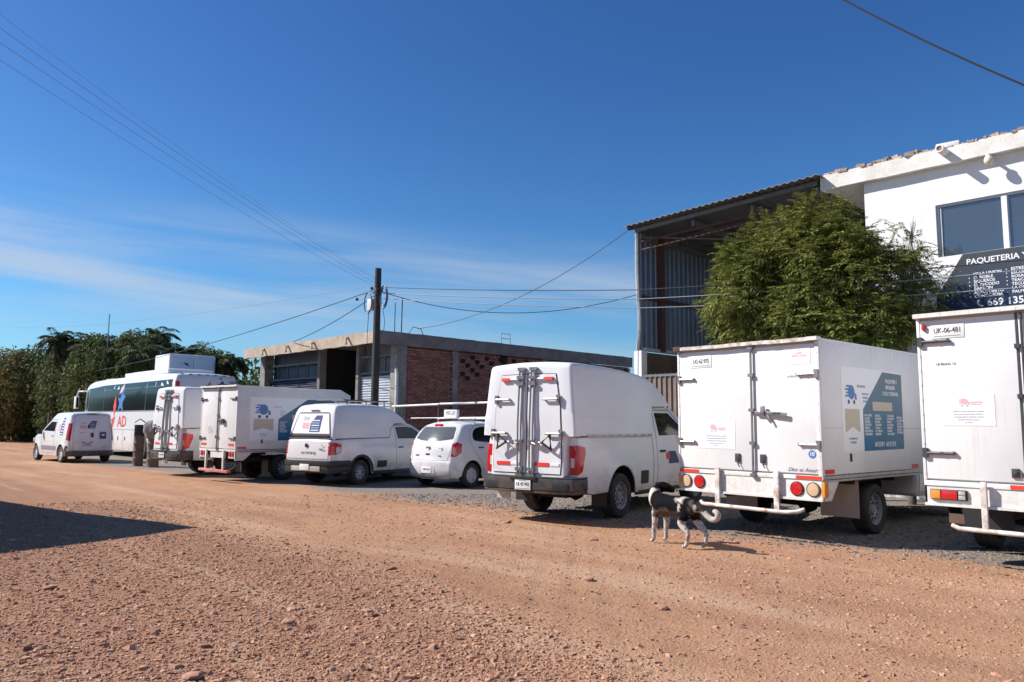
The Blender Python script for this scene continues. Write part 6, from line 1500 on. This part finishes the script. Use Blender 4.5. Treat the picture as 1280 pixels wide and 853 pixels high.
# ------------------------------------------------------------------ ground
def ymin_grey(x): return 10.25+.062*(x+2)
def ground():
    def axis(segs):
        o = []
        for a, b, n in segs: o += list(np.linspace(a, b, n, endpoint=False))
        o.append(segs[-1][1]); return np.array(o)
    X = axis([(-3000, -300, 6), (-300, -60, 14), (-60, -22, 50), (-22, 4, 340), (4, 60, 14), (60, 3000, 6)])
    Y = axis([(-1500, -60, 5), (-60, -2, 14), (-2, 13, 230), (13, 40, 30), (40, 300, 14), (300, 4000, 8)])
    gx, gy = np.meshgrid(X, Y, indexing='ij')
    z = np.zeros_like(gx)
    inn = (gx > -60) & (gx < 4) & (gy > -2) & (gy < 13)
    h = 0
    for k, (fx, fy, a) in enumerate([(.7, .9, .012), (.23, .31, .015)]):
        h = h+a*np.sin(gx*fx+gy*fy*1.3+k*1.7+1.2*np.sin(gy*fx*.7+k))*np.cos(gy*fy-gx*.4+k)
    h = h+np.array([[mnoise.noise(Vector((a*1.6, b*1.6, 0)))*.012+mnoise.noise(Vector((a*5, b*5, 3)))*.005 if (-22 < a < 4 and -2 < b < 13) else 0 for b in Y] for a in X])
    z[inn] = h[inn]-.012
    calm = np.clip((gy-7.2)/1.2, 0, 1); z = z*(1-calm*.85)
    V = np.stack([gx.ravel(), gy.ravel(), z.ravel()], 1); nx, ny = gx.shape
    i, j = np.meshgrid(np.arange(nx-1), np.arange(ny-1), indexing='ij'); a = (i*ny+j).ravel()
    F = np.stack([a, a+ny, a+ny+1, a+1], 1)
    m = bpy.data.materials.new('gravel_yard'); m.use_nodes = True; nt = m.node_tree; N = nt.nodes; L = nt.links; b = N['Principled BSDF']; b.inputs['Roughness'].default_value = .95; b.inputs['Specular IOR Level'].default_value = .15
    g = N.new('ShaderNodeNewGeometry'); s = N.new('ShaderNodeSeparateXYZ'); L.new(g.outputs['Position'], s.inputs[0])
    def Mt(op, a_, b_=None):
        n = N.new('ShaderNodeMath'); n.operation = op
        for q, v in enumerate((a_, b_)):
            if v is None: continue
            if isinstance(v, (int, float)): n.inputs[q].default_value = v
            else: L.new(v, n.inputs[q])
        return n.outputs[0]
    def NZ(sc, det=6, rough=.6, dist=0):
        n = N.new('ShaderNodeTexNoise'); n.inputs['Scale'].default_value = sc; n.inputs['Detail'].default_value = det; n.inputs['Roughness'].default_value = rough; n.inputs['Distortion'].default_value = dist; L.new(g.outputs['Position'], n.inputs['Vector']); return n.outputs['Fac']
    def MR(v, a_, b_, c_=0, d_=1):
        n = N.new('ShaderNodeMapRange'); n.interpolation_type = 'SMOOTHSTEP'; L.new(v, n.inputs[0]); n.inputs[1].default_value = a_; n.inputs[2].default_value = b_; n.inputs[3].default_value = c_; n.inputs[4].default_value = d_; return n.outputs[0]
    def MX(f, c1, c2, bl='MIX'):
        n = N.new('ShaderNodeMixRGB'); n.blend_type = bl
        for q, v in enumerate((f, c1, c2)):
            if isinstance(v, tuple): n.inputs[q].default_value = (*v, 1)
            elif isinstance(v, (int, float)): n.inputs[q].default_value = v
            else: L.new(v, n.inputs[q])
        return n.outputs[0]
    dirt = MX(MR(NZ(.35, 5), .35, .65), (.435, .238, .132), (.37, .20, .118))
    dirt = MX(MR(NZ(2.3, 6, .7), .45, .7, 0, .6), dirt, (.46, .29, .19))
    dirt = MX(MR(NZ(28, 5, .75), .5, .7, 0, .55), dirt, (.20, .105, .075))
    dirt = MX(MR(NZ(60, 3, .7), .56, .72, 0, .7), dirt, (.54, .38, .27))
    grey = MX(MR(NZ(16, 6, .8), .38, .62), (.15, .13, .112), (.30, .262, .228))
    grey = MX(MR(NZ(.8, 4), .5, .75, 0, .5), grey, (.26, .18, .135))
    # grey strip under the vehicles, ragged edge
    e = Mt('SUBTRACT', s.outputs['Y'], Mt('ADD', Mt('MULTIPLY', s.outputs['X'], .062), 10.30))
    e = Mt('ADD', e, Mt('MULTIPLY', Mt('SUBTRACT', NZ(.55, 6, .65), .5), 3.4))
    e = Mt('ADD', e, Mt('MULTIPLY', Mt('SUBTRACT', NZ(7, 4, .7), .5), 1.4))
    at = N.new('ShaderNodeAttribute'); at.attribute_name = 'rough_zone'
    rz = Mt('ADD', at.outputs['Fac'], Mt('MULTIPLY', Mt('SUBTRACT', NZ(1.1, 5, .65), .5), .9))
    dark = MX(MR(NZ(14, 5, .75), .35, .65), (.15, .075, .052), (.30, .16, .105))
    dirt = MX(MR(rz, .35, .75, 0, .45), dirt, dark)  # redder dirt here, also darkened to paint in the shade between the stones
    mp = N.new('ShaderNodeMapping'); mp.inputs['Scale'].default_value = (.10, .85, 1); mp.inputs['Rotation'].default_value = (0, 0, -.06); L.new(g.outputs['Position'], mp.inputs[0])
    st = N.new('ShaderNodeTexNoise'); st.inputs['Scale'].default_value = 1.6; st.inputs['Detail'].default_value = 5; L.new(mp.outputs[0], st.inputs['Vector'])
    dirt = MX(MR(st.outputs['Fac'], .52, .68, 0, .5), dirt, (.30, .15, .09))
    dirt = MX(MR(st.outputs['Fac'], .48, .34, 0, .5), dirt, (.50, .33, .22))
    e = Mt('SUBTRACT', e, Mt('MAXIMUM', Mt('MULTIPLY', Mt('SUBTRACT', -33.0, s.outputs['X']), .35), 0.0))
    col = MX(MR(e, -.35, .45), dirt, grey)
    L.new(col, b.inputs['Base Color'])
    vo = N.new('ShaderNodeTexVoronoi'); vo.inputs['Scale'].default_value = 42; vo.inputs['Randomness'].default_value = 1; L.new(g.outputs['Position'], vo.inputs['Vector'])
    vo2 = N.new('ShaderNodeTexVoronoi'); vo2.inputs['Scale'].default_value = 17; L.new(g.outputs['Position'], vo2.inputs['Vector'])
    hh = Mt('ADD', Mt('MULTIPLY', vo.outputs['Distance'], .5), Mt('ADD', Mt('MULTIPLY', vo2.outputs['Distance'], .45), Mt('MULTIPLY', NZ(70, 5, .7), .8)))
    bp = N.new('ShaderNodeBump'); bp.inputs['Strength'].default_value = .75; bp.inputs['Distance'].default_value = .022; L.new(hh, bp.inputs['Height']); L.new(bp.outputs[0], b.inputs['Normal'])
    o = npmesh('ground', V, F, m)
    px_ = np.array([-30, -13, -9.2, -6.2, -4.2, -2.8, -1.0]); py_ = np.array([4.6, 4.6, 4.5, 4.35, 3.95, 3.55, 2.6])
    rzv = np.clip((np.interp(gx.ravel(), px_, py_)-gy.ravel())/1.2+.5, 0, 1)*(gx.ravel() > -60)*(gx.ravel() < 8)
    at_ = o.data.attributes.new('rough_zone', 'FLOAT', 'POINT'); at_.data.foreach_set('value', rzv.astype(np.float32))
    o.data.polygons.foreach_set('use_smooth', [True]*len(o.data.polygons)); structure(o)
    return X, Y, z
GX, GY, GZ = ground()
def ground_z(x, y):
    i = np.clip(np.searchsorted(GX, x)-1, 0, len(GX)-2); j = np.clip(np.searchsorted(GY, y)-1, 0, len(GY)-2)
    u = (x-GX[i])/(GX[i+1]-GX[i]); v = (y-GY[j])/(GY[j+1]-GY[j])
    return GZ[i, j]*(1-u)*(1-v)+GZ[i+1, j]*u*(1-v)+GZ[i, j+1]*(1-u)*v+GZ[i+1, j+1]*u*v
def stones(name, n, size, col, rs, dens, label, ymax=99, near=.7):
    rng = np.random.default_rng(rs); out = []
    th = rng.uniform(math.radians(46.1-44), math.radians(46.1+50), n*3); r = 2.6+rng.uniform(0, 1, n*3)**(1.0/near)*14.5
    x = -np.sin(th)*r; y = np.cos(th)*r
    k = dens(x, y, rng.uniform(0, 1, n*3)); x, y = x[k][:n], y[k][:n]; n = len(x)
    sz = size*np.exp(rng.normal(0, .45, n)); sz = np.minimum(sz, size*3.2)
    base = np.array([(1, .5, -.6), (-.3, 1, -.6), (-1, -.5, -.6), (.4, -1, -.6), (.7, .2, .8), (-.2, .7, .8), (-.7, -.3, .8), (.3, -.7, .8)], float)
    tris = np.array([(4, 5, 6), (4, 6, 7), (0, 1, 5), (0, 5, 4), (1, 2, 6), (1, 6, 5), (2, 3, 7), (2, 7, 6), (3, 0, 4), (3, 4, 7)])
    P = base[None]*(1+rng.uniform(-.35, .35, (n, 8, 3)))*sz[:, None, None]*np.stack([rng.uniform(.8, 1.5, n), rng.uniform(.6, 1.0, n), rng.uniform(.30, .62, n)], 1)[:, None, :]
    a = rng.uniform(0, 2*PI, n); ca, sa = np.cos(a), np.sin(a); tl = rng.normal(0, .22, n)
    X = P[..., 0]*ca[:, None]-P[..., 1]*sa[:, None]; Yv = P[..., 0]*sa[:, None]+P[..., 1]*ca[:, None]; Z = P[..., 2]+X*tl[:, None]
    gz = ground_z(x, y)
    V = np.stack([X+x[:, None], Yv+y[:, None], Z+(gz+sz*.10)[:, None]], 2).reshape(-1, 3)
    F = (tris[None]+8*np.arange(n)[:, None, None]).reshape(-1, 3)
    m = bpy.data.materials.new(name+'_stone'); m.use_nodes = True; nt = m.node_tree; N = nt.nodes; L = nt.links; b = N['Principled BSDF']; b.inputs['Roughness'].default_value = .9; b.inputs['Specular IOR Level'].default_value = .2
    g = N.new('ShaderNodeNewGeometry'); rp = N.new('ShaderNodeValToRGB'); L.new(g.outputs['Random Per Island'], rp.inputs[0]); rp.color_ramp.interpolation = 'LINEAR'
    e = rp.color_ramp.elements; e[0].color = (*col[0], 1); e[1].color = (*col[-1], 1)
    for q, c in enumerate(col[1:-1]): w = rp.color_ramp.elements.new((q+1)/(len(col)-1)); w.color = (*c, 1)
    L.new(rp.outputs[0], b.inputs['Base Color'])
    o = npmesh(name, V, F, m, None, 3); tag(stuff(o), label, 'gravel'); return o
def rough_side(x, y):      # >0 on the rough lower left of the track edge, from (-10.9,4.4) to (-2.7,4.1) bending
    px = np.array([-30, -13, -9.2, -6.2, -4.2, -2.8, -1.0]); py = np.array([4.6, 4.6, 4.5, 4.35, 3.95, 3.55, 2.6])
    return np.interp(x, px, py)-y
def dens_red(x, y, u):
    rs_ = rough_side(x, y); nz = .5+.5*np.sin(x*1.3+2*np.sin(y*.9))*np.cos(y*1.1+x*.3); g = y-ymin_grey(x)
    p = np.where(rs_ > 0, .95, .13+.25*nz*np.clip((y-5.2)/2, 0, 1)); p = np.where((rs_ < 0) & (rs_ > -.8), .95+(rs_)*1.0, p)
    p = np.where(g > -.6, .10, p); return u < p
RED = [(.19, .09, .058), (.48, .25, .155), (.38, .195, .12), (.52, .295, .185), (.31, .165, .11), (.58, .38, .26)]
stones('gravel', 160000, .0082, RED, 11, dens_red, 'loose reddish gravel chips covering the rough part of the yard', near=.62)
stones('coarse_gravel', 9000, .015, RED, 12, lambda x, y, u: dens_red(x, y, u*1.4) & (rough_side(x, y) > -.5), 'larger reddish stone flakes lying in the rough lower left gravel', near=.5)
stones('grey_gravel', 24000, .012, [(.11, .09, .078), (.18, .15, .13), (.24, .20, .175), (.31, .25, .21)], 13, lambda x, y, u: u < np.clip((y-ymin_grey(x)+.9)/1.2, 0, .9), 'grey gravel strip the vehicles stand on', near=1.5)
def big_stone(p, s, rs, label):
    rng = np.random.default_rng(rs); bm = bmesh.new(); bmesh.ops.create_icosphere(bm, subdivisions=2, radius=s)
    for v in bm.verts: v.co *= 1+mnoise.noise(v.co*8/s*.12+Vector((rs, 0, 0)))*.5; v.co.z *= .5; v.co.x *= 1.25
    me = bpy.data.meshes.new('stone'); bm.to_mesh(me); bm.free(); me.materials.append(STM); o = bpy.data.objects.new('stone', me); COL.objects.link(o)
    o.location = (p[0], p[1], float(ground_z(np.array([p[0]]), np.array([p[1]]))[0])+s*.22); o.rotation_euler = (rng.uniform(-.2, .2), rng.uniform(-.2, .2), rng.uniform(0, 6)); tag(o, label, 'stone', 'bigger loose stones on the yard')
STM = mat('loose_stone', (.40, .22, .15), .9, col2=(.28, .15, .10), vscale=14, bump=.5, bscale=30)
for i, (x, y, s, lb) in enumerate([(-4.81, 1.95, .055, 'large reddish stone at the bottom left edge of the photo'), (-8.15, 1.95, .05, 'dark reddish stone near the left edge below the big shadow'), (-7.24, 4.12, .035, 'reddish stone on the edge of the rough gravel below the shadow tip'),
    (-6.75, 8.05, .05, 'reddish stone between the nearest pickup and the dog'), (-3.9, 5.55, .05, 'reddish stone alone on the smooth track at the right'), (-8.8, 8.4, .05, 'small stone in front of the rear bumper of the nearest pickup'), (-5.1, 6.0, .045, 'small stone on the smooth track below the dog'), (-5.6, 3.0, .04, 'flat stone in the rough gravel at the bottom centre left')]):
    big_stone((x, y), s, 20+i, lb)
litter = MB().prism([(-3.15, 11.15, .02), (-2.98, 11.18, .03), (-2.95, 11.30, .02), (-3.12, 11.29, .015)], (0, 0, .012)).build('litter', M['sack'], None); tag(litter, 'scrap of pale litter on the ground between the two nearest box trucks', 'litter')
